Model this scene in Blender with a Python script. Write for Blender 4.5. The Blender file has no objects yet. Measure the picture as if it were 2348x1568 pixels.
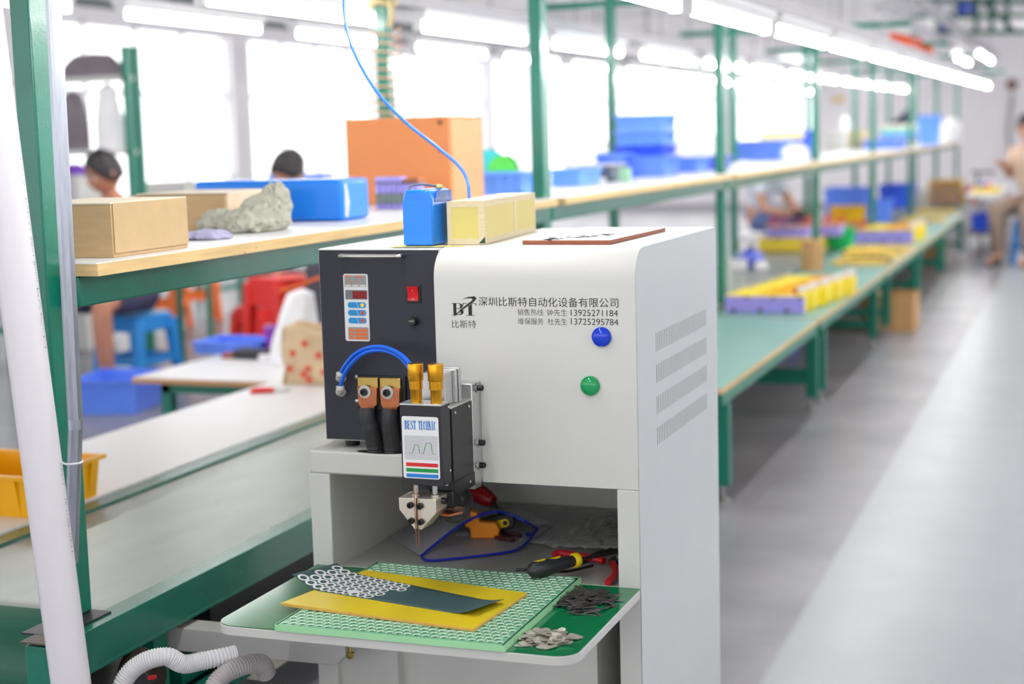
import bpy, bmesh, math, random
from mathutils import Vector, Matrix
random.seed(7)
S = bpy.context.scene
COL = S.collection

# ------------------------------------------------------------------ camera
CAM_H = 1.30
F_PX = 3587.0
_y, _p, _r = math.radians(20.318), math.radians(-7.3828), math.radians(-1.5431)
FWD = Vector((-math.sin(_y)*math.cos(_p), math.cos(_y)*math.cos(_p), math.sin(_p)))
_R0 = Vector((math.cos(_y), math.sin(_y), 0)); _U0 = _R0.cross(FWD)
RGT = _R0*math.cos(_r) + _U0*math.sin(_r)
UPV = -_R0*math.sin(_r) + _U0*math.cos(_r)
cam_d = bpy.data.cameras.new('camera')
cam = bpy.data.objects.new('camera', cam_d); COL.objects.link(cam)
cam.matrix_world = Matrix(((RGT.x, UPV.x, -FWD.x, 0), (RGT.y, UPV.y, -FWD.y, 0), (RGT.z, UPV.z, -FWD.z, CAM_H), (0, 0, 0, 1)))
cam_d.sensor_width = 36.0; cam_d.lens = 55.0
cam_d.clip_start = 0.05; cam_d.clip_end = 200
cam_d.dof.use_dof = True; cam_d.dof.focus_distance = 2.86; cam_d.dof.aperture_fstop = 2.4
S.camera = cam

# ------------------------------------------------------------------ light
w = bpy.data.worlds.new('daylight'); S.world = w; w.use_nodes = True
wn = w.node_tree.nodes['Background']
wn.inputs[0].default_value = (0.97, 0.985, 1.0, 1); wn.inputs[1].default_value = 2.1
S.view_settings.view_transform = 'Standard'; S.view_settings.look = 'None'
S.view_settings.gamma = 1.0; S.view_settings.use_curve_mapping = False
S.view_settings.exposure = 0.54
S.cycles.use_denoising = True
S.cycles.max_bounces = 6
S.cycles.use_adaptive_sampling = True; S.cycles.adaptive_threshold = 0.02
S.cycles.sample_clamp_indirect = 6.0
TUBE_STRENGTH = 34.0

# a point of the place seen at photo pixel (u, v), on a plane of the place
def _ray(u, v): return FWD + RGT*((u-1174)/F_PX) - UPV*((v-784)/F_PX)
def pz(u, v, z):
    d = _ray(u, v); t = (z-CAM_H)/d.z; return Vector((d.x*t, d.y*t, z))
def px(u, v, x):
    d = _ray(u, v); t = x/d.x; return Vector((x, d.y*t, CAM_H+d.z*t))
def py(u, v, y):
    d = _ray(u, v); t = y/d.y; return Vector((d.x*t, y, CAM_H+d.z*t))
def pd(u, v, D): 
    d = _ray(u, v); return Vector((d.x*D, d.y*D, CAM_H+d.z*D))

# ------------------------------------------------------------------ materials
def lin(c):
    return tuple(((x/255)/12.92 if x/255 <= 0.04045 else ((x/255+0.055)/1.055)**2.4) for x in c) + (1,)
MATS = {}
def mat(name, col, rough=0.5, metal=0.0, var=0.06, scale=12.0, bump=0.0, bscale=80.0, spec=0.5, emit=0, trans=0.0, alpha=1.0, stretch=None, col2=None, spots=None, coat=0.0):
    """principled surface with procedural noise: tone variation, optional bump, optional worn spots of a second colour"""
    if name in MATS: return MATS[name]
    m = bpy.data.materials.new(name); m.use_nodes = True; nt = m.node_tree; N = nt.nodes; L = nt.links
    b = N['Principled BSDF']; b.inputs['Roughness'].default_value = rough; b.inputs['Metallic'].default_value = metal
    b.inputs['Specular IOR Level'].default_value = spec
    if coat: b.inputs['Coat Weight'].default_value = coat; b.inputs['Coat Roughness'].default_value = 0.1
    tc = N.new('ShaderNodeTexCoord'); mp = N.new('ShaderNodeMapping'); L.new(tc.outputs['Object'], mp.inputs[0])
    if stretch: mp.inputs['Scale'].default_value = stretch
    nz = N.new('ShaderNodeTexNoise'); nz.inputs['Scale'].default_value = scale; nz.inputs['Detail'].default_value = 5
    L.new(mp.outputs[0], nz.inputs['Vector'])
    rp = N.new('ShaderNodeValToRGB'); c = lin(col)
    lo = tuple(x*(1-var) for x in c[:3])+(1,); hi = tuple(min(1, x*(1+var)) for x in c[:3])+(1,)
    if col2: hi = lin(col2)
    rp.color_ramp.elements[0].position = 0.3; rp.color_ramp.elements[1].position = 0.7
    rp.color_ramp.elements[0].color = lo; rp.color_ramp.elements[1].color = hi
    L.new(nz.outputs['Fac'], rp.inputs[0]); out = rp.outputs[0]
    if spots:
        sc, sscale, th = spots
        n2 = N.new('ShaderNodeTexNoise'); n2.inputs['Scale'].default_value = sscale; n2.inputs['Detail'].default_value = 3
        L.new(tc.outputs['Object'], n2.inputs['Vector'])
        r2 = N.new('ShaderNodeValToRGB'); r2.color_ramp.elements[0].position = th; r2.color_ramp.elements[1].position = th+0.03
        L.new(n2.outputs['Fac'], r2.inputs[0])
        mx = N.new('ShaderNodeMix'); mx.data_type = 'RGBA'; L.new(r2.outputs[0], mx.inputs['Factor'])
        L.new(out, mx.inputs['A']); mx.inputs['B'].default_value = lin(sc); out = mx.outputs['Result']
    L.new(out, b.inputs['Base Color'])
    if bump:
        nb = N.new('ShaderNodeTexNoise'); nb.inputs['Scale'].default_value = bscale; nb.inputs['Detail'].default_value = 4
        L.new(mp.outputs[0], nb.inputs['Vector'])
        bp = N.new('ShaderNodeBump'); bp.inputs['Strength'].default_value = bump; bp.inputs['Distance'].default_value = 0.004
        L.new(nb.outputs['Fac'], bp.inputs['Height']); L.new(bp.outputs[0], b.inputs['Normal'])
    if emit:
        L.new(out, b.inputs['Emission Color']); b.inputs['Emission Strength'].default_value = emit
    if trans: b.inputs['Transmission Weight'].default_value = trans
    if alpha < 1: b.inputs['Alpha'].default_value = alpha
    MATS[name] = m; return m

G = mat('green_enamel', (8, 118, 96), 0.26, coat=.35, var=0.10, scale=9, bump=0.12, bscale=220, spots=((120, 190, 170), 34, 0.735))
GC = mat('conveyor_green_enamel', (4, 102, 82), 0.26, coat=.3, var=0.10, scale=9, bump=0.12, bscale=220, spots=((120, 190, 170), 34, 0.735))
GD = mat('green_enamel_plain', (8, 120, 98), 0.38, var=0.08, scale=9)
WHITE = mat('cabinet_enamel', (214, 214, 209), 0.42, var=0.015, scale=6, bump=0.05, bscale=420)
NAVY = mat('dark_panel_enamel', (42, 42, 54), 0.5, var=0.03, scale=300, bump=0.06, bscale=600)
BLACK = mat('black_powder_coat', (38, 38, 42), 0.42, var=0.05, scale=200, bump=0.05, bscale=700)
BLACKP = mat('black_plastic', (24, 24, 27), 0.4, var=0.05)
RUBBER = mat('black_rubber', (48, 48, 52), 0.55, var=0.1, scale=30, bump=0.1, bscale=90)
STEEL = mat('brushed_steel', (196, 196, 194), 0.3, 1.0, var=0.05, scale=60, stretch=(1, 1, 12))
NICKEL = mat('nickel_plate', (226, 218, 202), 0.32, 0.75, var=0.05, scale=30)
ALU = mat('aluminium', (214, 214, 214), 0.38, 1.0, var=0.05, scale=40, stretch=(1, 1, 8))
GALV = mat('galvanised_conduit', (172, 177, 188), 0.36, 0.75, var=0.12, scale=26, stretch=(6, 6, 0.6))
CHROME = mat('chrome', (225, 222, 215), 0.14, 1.0, var=0.02)
BRASS = mat('gold_anodised', (226, 164, 44), 0.24, 1.0, var=0.05, scale=40)
BRASSP = mat('brass_plate', (206, 176, 100), 0.32, 1.0, var=0.06, scale=30)
COPPER = mat('copper', (196, 122, 84), 0.33, 1.0, var=0.14, scale=60)
BLUETUBE = mat('blue_hose_plastic', (24, 104, 232), 0.16, var=0.03)
LBLUE = mat('pale_blue_hose', (60, 130, 240), 0.25, var=0.04)
FITW = mat('grey_white_plastic', (206, 206, 202), 0.4, var=0.03)
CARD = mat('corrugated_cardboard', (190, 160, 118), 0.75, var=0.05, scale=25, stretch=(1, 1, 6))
CARDD = mat('brown_cardboard', (190, 148, 98), 0.75, var=0.06, scale=20)
WOODEDGE = mat('raw_board_edge', (222, 190, 134), 0.7, var=0.13, scale=20, stretch=(1, .3, 4), spots=((120, 96, 60), 40, 0.70))
WTOP = mat('white_laminate', (236, 236, 236), 0.35, var=0.02)
BELT = mat('grey_green_belt', (146, 154, 146), 0.3, var=0.10, scale=5, stretch=(2.2, .7, 1), bump=0.05, bscale=60, spots=((74, 84, 72), 22, 0.745))
BELTG = mat('green_belt_underside', (24, 92, 72), 0.45, var=0.15, scale=14, stretch=(.3, 4, 4))
MATG = mat('green_bench_mat', (120, 168, 160), 0.4, var=0.04, scale=4)
PLATEG = mat('green_pvc_sheet', (4, 112, 66), 0.12, var=0.06, scale=30, spec=0.6)
BLUEB = mat('blue_pvc_wrap', (24, 132, 244), 0.26, var=0.04, scale=8, bump=0.12, bscale=18)
BLUEC = mat('blue_crate_plastic', (100, 144, 248), 0.38, var=0.05, scale=8)
BLUEL = mat('light_blue_plastic', (110, 164, 250), 0.38, var=0.05, scale=8)
BLUED = mat('deep_blue_plastic', (50, 94, 230), 0.38, var=0.05, scale=8)
YELC = mat('yellow_crate_plastic', (250, 184, 0), 0.35, var=0.05, scale=8, spots=((60, 70, 40), 26, 0.76))
YELW = mat('yellow_wrap', (250, 224, 22), 0.4, var=0.05, scale=20)
PURP = mat('lilac_cell_wrap', (172, 162, 240), 0.35, var=0.06, scale=20)
ORANGE = mat('orange_enamel', (224, 140, 80), 0.4, var=0.04, scale=5)
RED = mat('red_plastic', (222, 34, 30), 0.35, var=0.05)
REDR = mat('red_dipped_grip', (190, 20, 36), 0.32, var=0.05)
GREEN = mat('green_plastic', (40, 176, 104), 0.2, var=0.03)
WPLAST = mat('white_plastic_film', (240, 240, 242), 0.35, var=0.02, bump=0.3, bscale=20)
WHITEP = mat('white_plastic', (236, 236, 238), 0.3, var=0.02)
SKIN = mat('skin', (206, 152, 122), 0.55, var=0.05)
SKIND = mat('skin_tan', (186, 128, 100), 0.55, var=0.05)
HAIR = mat('dark_hair', (34, 30, 34), 0.5, var=0.2, scale=60, bump=0.4, bscale=120)

# ------------------------------------------------------------------ mesh helpers
class MB:
    def __init__(s): s.v = []; s.f = []; s.m = []
    def add(s, vs, fs, mi=0):
        o = len(s.v); s.v += [tuple(p) for p in vs]
        for f in fs: s.f.append(tuple(i+o for i in f)); s.m.append(mi)
        return s
    def box(s, x0, x1, y0, y1, z0, z1, mi=0):
        vs = [(x, y, z) for z in (z0, z1) for y in (y0, y1) for x in (x0, x1)]
        return s.add(vs, [(0, 2, 3, 1), (4, 5, 7, 6), (0, 1, 5, 4), (2, 6, 7, 3), (0, 4, 6, 2), (1, 3, 7, 5)], mi)
    def frame(s, p, d):
        d = Vector(d).normalized(); a = Vector((0, 0, 1)) if abs(d.z) < 0.9 else Vector((1, 0, 0))
        u = d.cross(a).normalized(); return u, d.cross(u).normalized()
    def bar(s, p0, p1, wu, wv, mi=0, up=(0, 0, 1)):
        p0 = Vector(p0); p1 = Vector(p1); d = (p1-p0).normalized(); u = d.cross(Vector(up))
        if u.length < 1e-4: u = Vector((1, 0, 0))
        u.normalize(); v = u.cross(d).normalized(); vs = []
        for p in (p0, p1):
            for a, b in ((-1, -1), (1, -1), (1, 1), (-1, 1)): vs.append(p+u*a*wu/2+v*b*wv/2)
        return s.add(vs, [(3, 2, 1, 0), (4, 5, 6, 7), (0, 1, 5, 4), (1, 2, 6, 5), (2, 3, 7, 6), (3, 0, 4, 7)], mi)
    def tube(s, pts, r, n=10, mi=0, caps=True, closed=False):
        pts = [Vector(p) for p in pts]; k = len(pts); rs = r if isinstance(r, (list, tuple)) else [r]*k
        vs = []; u = None
        for i, p in enumerate(pts):
            a = pts[(i-1) % k] if (i > 0 or closed) else p; b = pts[(i+1) % k] if (i < k-1 or closed) else p
            d = (b-a); d = d.normalized() if d.length > 1e-9 else Vector((0, 0, 1))
            if u is None: u, _ = s.frame(p, d)
            u = (u-d*u.dot(d)); u = u.normalized() if u.length > 1e-6 else s.frame(p, d)[0]
            v = d.cross(u)
            for j in range(n):
                t = 2*math.pi*j/n; vs.append(p+(u*math.cos(t)+v*math.sin(t))*rs[i])
        fs = []
        for i in range(k if closed else k-1):
            i2 = (i+1) % k
            for j in range(n): fs.append((i*n+j, i*n+(j+1) % n, i2*n+(j+1) % n, i2*n+j))
        if caps and not closed: fs += [tuple(range(n-1, -1, -1)), tuple((k-1)*n+j for j in range(n))]
        return s.add(vs, fs, mi)
    def cyl(s, p0, p1, r, r1=None, n=20, mi=0): return s.tube([p0, p1], [r, r if r1 is None else r1], n, mi)
    def lathe(s, prof, c=(0, 0, 0), ax='Z', n=24, mi=0):
        """prof: (radius, height) list"""
        vs = []; c = Vector(c); k = len(prof)
        for r, h in prof:
            for j in range(n):
                t = 2*math.pi*j/n; a, b = r*math.cos(t), r*math.sin(t)
                vs.append(c+Vector({'Z': (a, b, h), 'Y': (a, h, b), 'X': (h, a, b)}[ax]))
        fs = [(i*n+j, i*n+(j+1) % n, (i+1)*n+(j+1) % n, (i+1)*n+j) for i in range(k-1) for j in range(n)]
        fs += [tuple(range(n-1, -1, -1)), tuple((k-1)*n+j for j in range(n))]
        return s.add(vs, fs, mi)
    def prism(s, poly, ax, a0, a1, mi=0):
        """poly in the two other axes, extruded along ax"""
        def P(p, a): return {'X': (a, p[0], p[1]), 'Y': (p[0], a, p[1]), 'Z': (p[0], p[1], a)}[ax]
        k = len(poly); vs = [P(p, a0) for p in poly]+[P(p, a1) for p in poly]
        fs = [tuple(range(k-1, -1, -1)), tuple(range(k, 2*k))]+[(i, (i+1) % k, k+(i+1) % k, k+i) for i in range(k)]
        return s.add(vs, fs, mi)
    def ball(s, c, rx, ry=None, rz=None, n=16, m=10, mi=0):
        ry = ry or rx; rz = rz or rx; vs = []; c = Vector(c)
        for i in range(m+1):
            t = math.pi*i/m
            for j in range(n):
                q = 2*math.pi*j/n; vs.append(c+Vector((rx*math.sin(t)*math.cos(q), ry*math.sin(t)*math.sin(q), rz*math.cos(t))))
        return s.add(vs, [(i*n+j, (i+1)*n+j, (i+1)*n+(j+1) % n, i*n+(j+1) % n) for i in range(m) for j in range(n)], mi)
    def grid(s, fn, nu, nv, mi=0):
        vs = [fn(i/nu, j/nv) for j in range(nv+1) for i in range(nu+1)]
        return s.add(vs, [(j*(nu+1)+i, j*(nu+1)+i+1, (j+1)*(nu+1)+i+1, (j+1)*(nu+1)+i) for j in range(nv) for i in range(nu)], mi)
    def xform(s, M): s.v = [tuple(M @ Vector(p)) for p in s.v]; return s
    def build(s, name, mats, parent=None, bev=0.0, label=None, solid=0.0, sub=0, seg=2):
        me = bpy.data.meshes.new(name); me.from_pydata(s.v, [], s.f)
        bm = bmesh.new(); bm.from_mesh(me); bmesh.ops.remove_doubles(bm, verts=bm.verts, dist=1e-6)
        bmesh.ops.recalc_face_normals(bm, faces=bm.faces); bm.to_mesh(me); bm.free()
        return link_mesh(name, me, mats, parent, bev, label, solid, sub, seg, s.m if len(s.m) == len(me.polygons) else None)

# the welder and what lies on it are scaled down about the camera position
CAM_SCALE = [1.0, 0.0]  # scale factor and height lift, together a shrink towards the camera
def cv(p): return Vector((p[0]*CAM_SCALE[0], p[1]*CAM_SCALE[0], p[2]*CAM_SCALE[0]+CAM_SCALE[1]))
WM = {}
def link_mesh(name, me, mats, parent=None, bev=0.0, label=None, solid=0.0, sub=0, seg=2, mi=None):
    if CAM_SCALE[0] != 1.0:
        for v_ in me.vertices: v_.co = cv(v_.co)
    for m in (mats if isinstance(mats, (list, tuple)) else [mats]): me.materials.append(m)
    if mi: me.polygons.foreach_set('material_index', mi)
    me.shade_smooth(); me.set_sharp_from_angle(angle=math.radians(38))
    o = bpy.data.objects.new(name, me); COL.objects.link(o)
    attach(o, parent)
    if solid:
        k = o.modifiers.new('thickness', 'SOLIDIFY'); k.thickness = solid; k.offset = 0
    if sub:
        k = o.modifiers.new('subdivision', 'SUBSURF'); k.levels = k.render_levels = sub
    if bev:
        k = o.modifiers.new('bevel', 'BEVEL'); k.width = bev; k.segments = seg; k.limit_method = 'ANGLE'; k.angle_limit = math.radians(40); k.harden_normals = False
    if label: o['label'] = label
    return o
def attach(o, parent):
    WM[o.name] = Matrix.Identity(4)
    if parent is not None:
        o.parent = parent; o.matrix_parent_inverse = WM[parent.name].inverted()
def tag(o, label, cat, group=None, kind=None):
    o['label'] = label; o['category'] = cat
    if group: o['group'] = group
    if kind: o['kind'] = kind
    return o
def thing(name, label, cat, loc=(0, 0, 0), group=None, kind=None):
    o = bpy.data.objects.new(name, None); COL.objects.link(o); o.empty_display_size = 0.05; loc = cv(loc)
    o.location = loc; WM[o.name] = Matrix.Translation(Vector(loc))
    return tag(o, label, cat, group, kind)
def struct(o, label, cat='wall'):
    o['kind'] = 'structure'; o['label'] = label; o['category'] = cat; return o
def kids(o): return [c for c in COL.objects if c.parent == o]
def dup(root, loc=None, rz=None, label=None, scale=None, group=None, mats=None):
    """a copy of a thing with copies of its parts and sub-parts"""
    def cp(o, par):
        c = o.copy(); COL.objects.link(c)
        if par is not None: c.parent = par
        for ch in CH.get(o.name, []): cp(ch, c)
        return c
    if root.name not in CHDONE:
        stack = [root]
        while stack:
            q = stack.pop(); CH[q.name] = kids(q); stack += CH[q.name]
        CHDONE.add(root.name)
    r = cp(root, None)
    if loc is not None: r.location = loc
    if rz is not None: r.rotation_euler = (0, 0, rz)
    if scale is not None: r.scale = scale if isinstance(scale, (tuple, list)) else (scale,)*3
    if label: r['label'] = label
    if group: r['group'] = group
    return r
CH = {}; CHDONE = set()
def move(o, loc, rz=0, scale=None):
    o.location = loc; o.rotation_euler = (0, 0, rz)
    if scale is not None: o.scale = scale if isinstance(scale, (tuple, list)) else (scale,)*3
    return o
def spline(pts, k=8, closed=False):
    pts = [Vector(p) for p in pts]; n = len(pts); out = []
    for i in range(n if closed else n-1):
        if closed: p0, p1, p2, p3 = pts[i-1], pts[i], pts[(i+1) % n], pts[(i+2) % n]
        else: p0, p1, p2, p3 = pts[max(i-1, 0)], pts[i], pts[i+1], pts[min(i+2, n-1)]
        for j in range(k):
            t = j/k; out.append(0.5*((2*p1)+(p2-p0)*t+(2*p0-5*p1+4*p2-p3)*t*t+(3*p1-p0-3*p2+p3)*t**3))
    if not closed: out.append(pts[-1])
    return out
def rrect(x0, x1, y0, y1, r, n=5):
    out = []
    for cx, cy, a in ((x1-r, y1-r, 0), (x0+r, y1-r, 90), (x0+r, y0+r, 180), (x1-r, y0+r, 270)):
        for i in range(n+1):
            t = math.radians(a+90*i/n); out.append((cx+r*math.cos(t), cy+r*math.sin(t)))
    return out
def text_mesh(body, name, fit, mapper, m, parent, thin=0.0, label=None, keep=False, spacing=1.0, shear=0.0):
    """lettering: glyph outlines scaled into the box fit=(a0,a1,b0,b1), then laid on the surface by mapper(a,b)"""
    cu = bpy.data.curves.new(name, 'FONT'); cu.body = body; cu.size = 1.0; cu.offset = thin; cu.resolution_u = 6
    cu.space_character = spacing; cu.shear = shear
    t = bpy.data.objects.new(name+'_src', cu); COL.objects.link(t)
    dg = bpy.context.evaluated_depsgraph_get(); dg.update()
    me = bpy.data.meshes.new_from_object(t.evaluated_get(dg))
    bpy.data.objects.remove(t)
    if not me.vertices: return None
    xs = [v.co.x for v in me.vertices]; ys = [v.co.y for v in me.vertices]
    x0, x1, y0, y1 = min(xs), max(xs), min(ys), max(ys); a0, a1, b0, b1 = fit
    for v in me.vertices:
        v.co = mapper(a0+(v.co.x-x0)/(x1-x0)*(a1-a0), b0+(v.co.y-y0)/(y1-y0)*(b1-b0))
    return link_mesh(name, me, m, parent, label=label)
# ------------------------------------------------------------------ setting
def floor_mat():
    m = bpy.data.materials.new('sealed_concrete_floor'); m.use_nodes = True; nt = m.node_tree; N = nt.nodes; L = nt.links
    b = N['Principled BSDF']; b.inputs['Specular IOR Level'].default_value = .38; tc = N.new('ShaderNodeTexCoord'); sx = N.new('ShaderNodeSeparateXYZ'); L.new(tc.outputs['Object'], sx.inputs[0])
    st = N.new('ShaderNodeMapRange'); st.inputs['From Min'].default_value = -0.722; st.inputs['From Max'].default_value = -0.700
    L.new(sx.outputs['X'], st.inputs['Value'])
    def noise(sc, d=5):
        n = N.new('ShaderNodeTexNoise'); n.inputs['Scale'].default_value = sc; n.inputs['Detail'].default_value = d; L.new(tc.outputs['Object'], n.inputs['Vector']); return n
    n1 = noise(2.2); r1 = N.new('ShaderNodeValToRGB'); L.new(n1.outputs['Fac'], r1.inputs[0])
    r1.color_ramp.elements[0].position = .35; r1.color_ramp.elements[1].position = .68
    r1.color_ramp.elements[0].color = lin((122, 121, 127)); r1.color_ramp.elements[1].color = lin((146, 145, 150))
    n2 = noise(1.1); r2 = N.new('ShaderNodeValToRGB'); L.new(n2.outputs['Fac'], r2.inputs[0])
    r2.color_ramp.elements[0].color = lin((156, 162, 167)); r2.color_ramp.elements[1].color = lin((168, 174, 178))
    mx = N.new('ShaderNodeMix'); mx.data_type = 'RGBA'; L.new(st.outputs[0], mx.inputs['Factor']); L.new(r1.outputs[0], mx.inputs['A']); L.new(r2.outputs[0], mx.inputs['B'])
    L.new(mx.outputs['Result'], b.inputs['Base Color'])
    n3 = noise(6); rr = N.new('ShaderNodeMapRange'); rr.inputs['To Min'].default_value = .24; rr.inputs['To Max'].default_value = .38
    L.new(n3.outputs['Fac'], rr.inputs['Value']); L.new(rr.outputs[0], b.inputs['Roughness'])
    n4 = noise(9, 2); bp = N.new('ShaderNodeBump'); bp.inputs['Strength'].default_value = .010; bp.inputs['Distance'].default_value = .01
    L.new(n4.outputs['Fac'], bp.inputs['Height']); L.new(bp.outputs[0], b.inputs['Normal'])
    return m
WALL = mat('painted_wall', (240, 236, 240), 0.7, var=0.02, scale=3, bump=0.05, bscale=60)
CEIL = mat('painted_ceiling', (232, 230, 232), 0.8, var=0.02, scale=3)
GREYM = mat('grey_trunking', (168, 166, 172), 0.45, var=0.05, scale=8)
DGREY = mat('dark_trunking', (84, 92, 92), 0.5, var=0.08, scale=8)
def glass_mat():
    m = bpy.data.materials.new('window_glass'); m.use_nodes = True; nt = m.node_tree; N = nt.nodes; L = nt.links
    N.remove(N['Principled BSDF']); t = N.new('ShaderNodeBsdfTransparent'); g = N.new('ShaderNodeBsdfGlossy'); g.inputs['Roughness'].default_value = .05
    mx = N.new('ShaderNodeMixShader'); mx.inputs[0].default_value = .05; L.new(t.outputs[0], mx.inputs[1]); L.new(g.outputs[0], mx.inputs[2]); L.new(mx.outputs[0], N['Material Output'].inputs[0]); return m
GLASS = glass_mat()
XW, YW, ZC = -9.6, 27.0, 2.86
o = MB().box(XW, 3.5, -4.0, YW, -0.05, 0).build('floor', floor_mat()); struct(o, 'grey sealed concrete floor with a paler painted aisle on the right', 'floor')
o = MB().box(XW, 3.5, -4.0, YW+.2, ZC, ZC+.1).build('ceiling', CEIL); struct(o, 'white painted ceiling over the hall', 'ceiling')
# far wall: solid from the corner column rightwards, one large window on the left
mb = MB().box(-4.45, 3.5, YW, YW+.2, 0, ZC).box(XW, -4.45, YW, YW+.2, 0, .55).box(XW, -4.45, YW, YW+.2, 2.62, ZC)
mb.box(-6.0, -5.75, YW, YW+.2, .55, 2.62); o = mb.build('wall_far', WALL); struct(o, 'pale grey white end wall of the hall with windows at its left')
mb = MB().box(XW-.2, XW, 0, YW, 0, .62).box(XW-.2, XW, 0, YW, 2.62, 2.9)
ys = [0, 4.2, 8.4, 12.6, 16.8, 21.0, 25.2, 27.0]
for y in ys: mb.box(XW-.2, XW, y-.22, y+.22, .62, 2.62)
o = mb.build('wall_left', WALL); struct(o, 'white side wall with a row of large windows')
mb = MB().box(3.5, 3.7, -4, YW, 0, .8).box(3.5, 3.7, -4, YW, 2.5, 2.9)
yr = [-4+4.4*i for i in range(8)]
for y in yr: mb.box(3.5, 3.7, y-.25, min(y+.25, YW), .8, 2.5)
mb.box(3.5, 3.7, -4, 9.2, .8, 2.5)  # unseen near bays walled up to cut the light on the welder
o = mb.build('wall_right', WALL); struct(o, 'white side wall with windows across the aisle')
mb = MB().box(XW, 3.5, -4.2, -4.0, 0, .55).box(XW, 3.5, -4.2, -4.0, 2.66, ZC)
xb = [-8.6, -5.6, -2.6, .4, 3.4]
for x in xb: mb.box(x-.2, min(x+.2, 3.5), -4.2, -4.0, .55, 2.66)
mb.box(XW, -8.6, -4.2, -4.0, .55, 2.66); o = mb.build('wall_back', WALL); struct(o, 'white wall at the near end of the hall')
def window(n, x0, x1, y0, y1):
    vert = abs(x1-x0) < .01; fr = MB(); gl = MB()
    L_ = (y1-y0) if vert else (x1-x0); k = max(2, round(L_/1.0))
    for i in range(k+1):
        t = i/k
        if vert: yy = y0+(y1-y0)*t; fr.box(x0-.12, x0-.07, yy-.025, yy+.025, .62, 2.62)
        else: xx = x0+(x1-x0)*t; fr.box(xx-.025, xx+.025, y0+.07, y0+.12, .55, 2.62)
    for z in (.645, 1.9, 2.595):
        if vert: fr.box(x0-.12, x0-.07, y0, y1, z-.025, z+.025)
        else: fr.box(x0, x1, y0+.07, y0+.12, z-.025, z+.025)
    if vert: gl.box(x0-.1, x0-.094, y0, y1, .64, 2.6)
    else: gl.box(x0, x1, y0+.09, y0+.096, .57, 2.6)
    f = fr.build('window_%d' % n, WHITEP); struct(f, 'bright daylight window with white frame, number %d from the near end' % n, 'window')
    gl.build('pane', GLASS, f)
for i in range(6): window(i+1, XW, XW, ys[i]+.22, ys[i+1]-.22)
for i in range(4): window(i+14, xb[i]+.2, xb[i+1]-.2, -4.19, -4.19)  # unseen windows, added behind the camera to brighten the welder front
for i in range(3, 7): window(i+7, 3.79, 3.79, yr[i]+.25, min(yr[i+1]-.25, YW))
window(7, -9.5, -6.0, YW, YW); window(8, -5.75, -4.45, YW, YW)
# ceiling beams and far wall fittings
for i, y in enumerate((16.5, 20.5, 24.5)):
    o = MB().box(XW, 3.5, y-.12, y+.12, ZC-.16, ZC).build('trim_%d' % (i+1), CEIL); struct(o, 'white ceiling beam across the hall, number %d' % (i+1), 'beam')
o = MB().box(XW, 3.5, YW-.05, YW, 0, .09).build('baseboard_far', GREYM); struct(o, 'grey skirting along the end wall', 'baseboard')

# ------------------------------------------------------------------ conveyor line
YP = [2.38, 5.10, 7.92, 10.9, 13.95, 17.0, 20.0, 23.2]     # frames along the line
t = thing('conveyor_bench', 'long green conveyor bench with grey belt, running under the shelf beside the welder', 'conveyor', (-2.04, 2.4, 0))
R_END = .128; yc = 2.512
prof = [(24.0, .412), (yc, .412)]
for i in range(1, 13):
    a = math.radians(90+15*i); prof.append((yc+R_END*math.cos(a), .412-R_END+R_END*math.sin(a)))
prof += [(24.0, .412-2*R_END)]
mb = MB()
for i in range(len(prof)-1):
    a, b = prof[i], prof[i+1]
    mb.add([(-2.305, a[0], a[1]), (-1.772, a[0], a[1]), (-1.772, b[0], b[1]), (-2.305, b[0], b[1])], [(0, 1, 2, 3)], 0 if i < 2 else 1)
mb.build('belt', [BELT, BELTG], t, label='grey green conveyor belt with dark specks')
def crail(x_in, x_out, s):
    m_ = MB(); m_.box(min(x_in, x_out), max(x_in, x_out), 2.28, 24, .410, .420)
    xo = x_out-.006*s; m_.box(min(xo, x_out), max(xo, x_out), 2.28, 24, .338, .412)
    xi = x_out-.04*s; m_.box(min(xi, x_out), max(xi, x_out), 2.28, 24, .338, .345); return m_
crail(-1.772, -1.72, 1).build('side_rail', GC, t, bev=.0015)
crail(-2.303, -2.355, -1).build('side_rail', GC, t, bev=.0015)
MB().box(-1.795, -1.724, 2.262, 2.275, .16, .414).build('end_plate', G, t, bev=.002)
MB().box(-1.80, -1.722, 2.255, 2.315, .420, .423).build('cover_plate', mat('brown_steel_plate', (92, 84, 78), .5, .3, var=.1), t)
MB().cyl((-2.30, yc, .412-R_END), (-1.775, yc, .412-R_END), R_END-.006, n=32).build('roller', STEEL, t)
MB().lathe([(.052, -1.735), (.055, -1.73), (.055, -1.716), (.040, -1.712), (.040, -1.700), (.030, -1.698), (.030, -1.675)], (0, 2.50, .284), 'X').build('roller_bearing', mat('oily_iron', (70, 58, 52), .45, .7, var=.25, scale=40), t)
MB().box(-1.83, -1.745, 2.30, 2.46, .420, .4235).build('foot_plate', BLACK, t)
for y in YP:
    yl = max(y, 2.6)
    for x in (-1.77, -2.31): MB().box(x-.022, x+.022, yl, yl+.05, 0, .338).build('leg', GD, t, bev=.002)
MB().box(-1.765, -1.735, 2.6, 24, .13, .17).build('lower_rail', GD, t)
MB().box(-2.05, -1.85, 2.62, 3.1, .10, .21).build('drive_tray', mat('drive_tray_steel', (120, 124, 130), .4, .6, var=.08), t)
MB().box(-1.98, -1.80, 2.9, 24, .23, .30).build('belt_bed', mat('black_underbed', (20, 22, 24), .6, var=.05), t)

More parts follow.
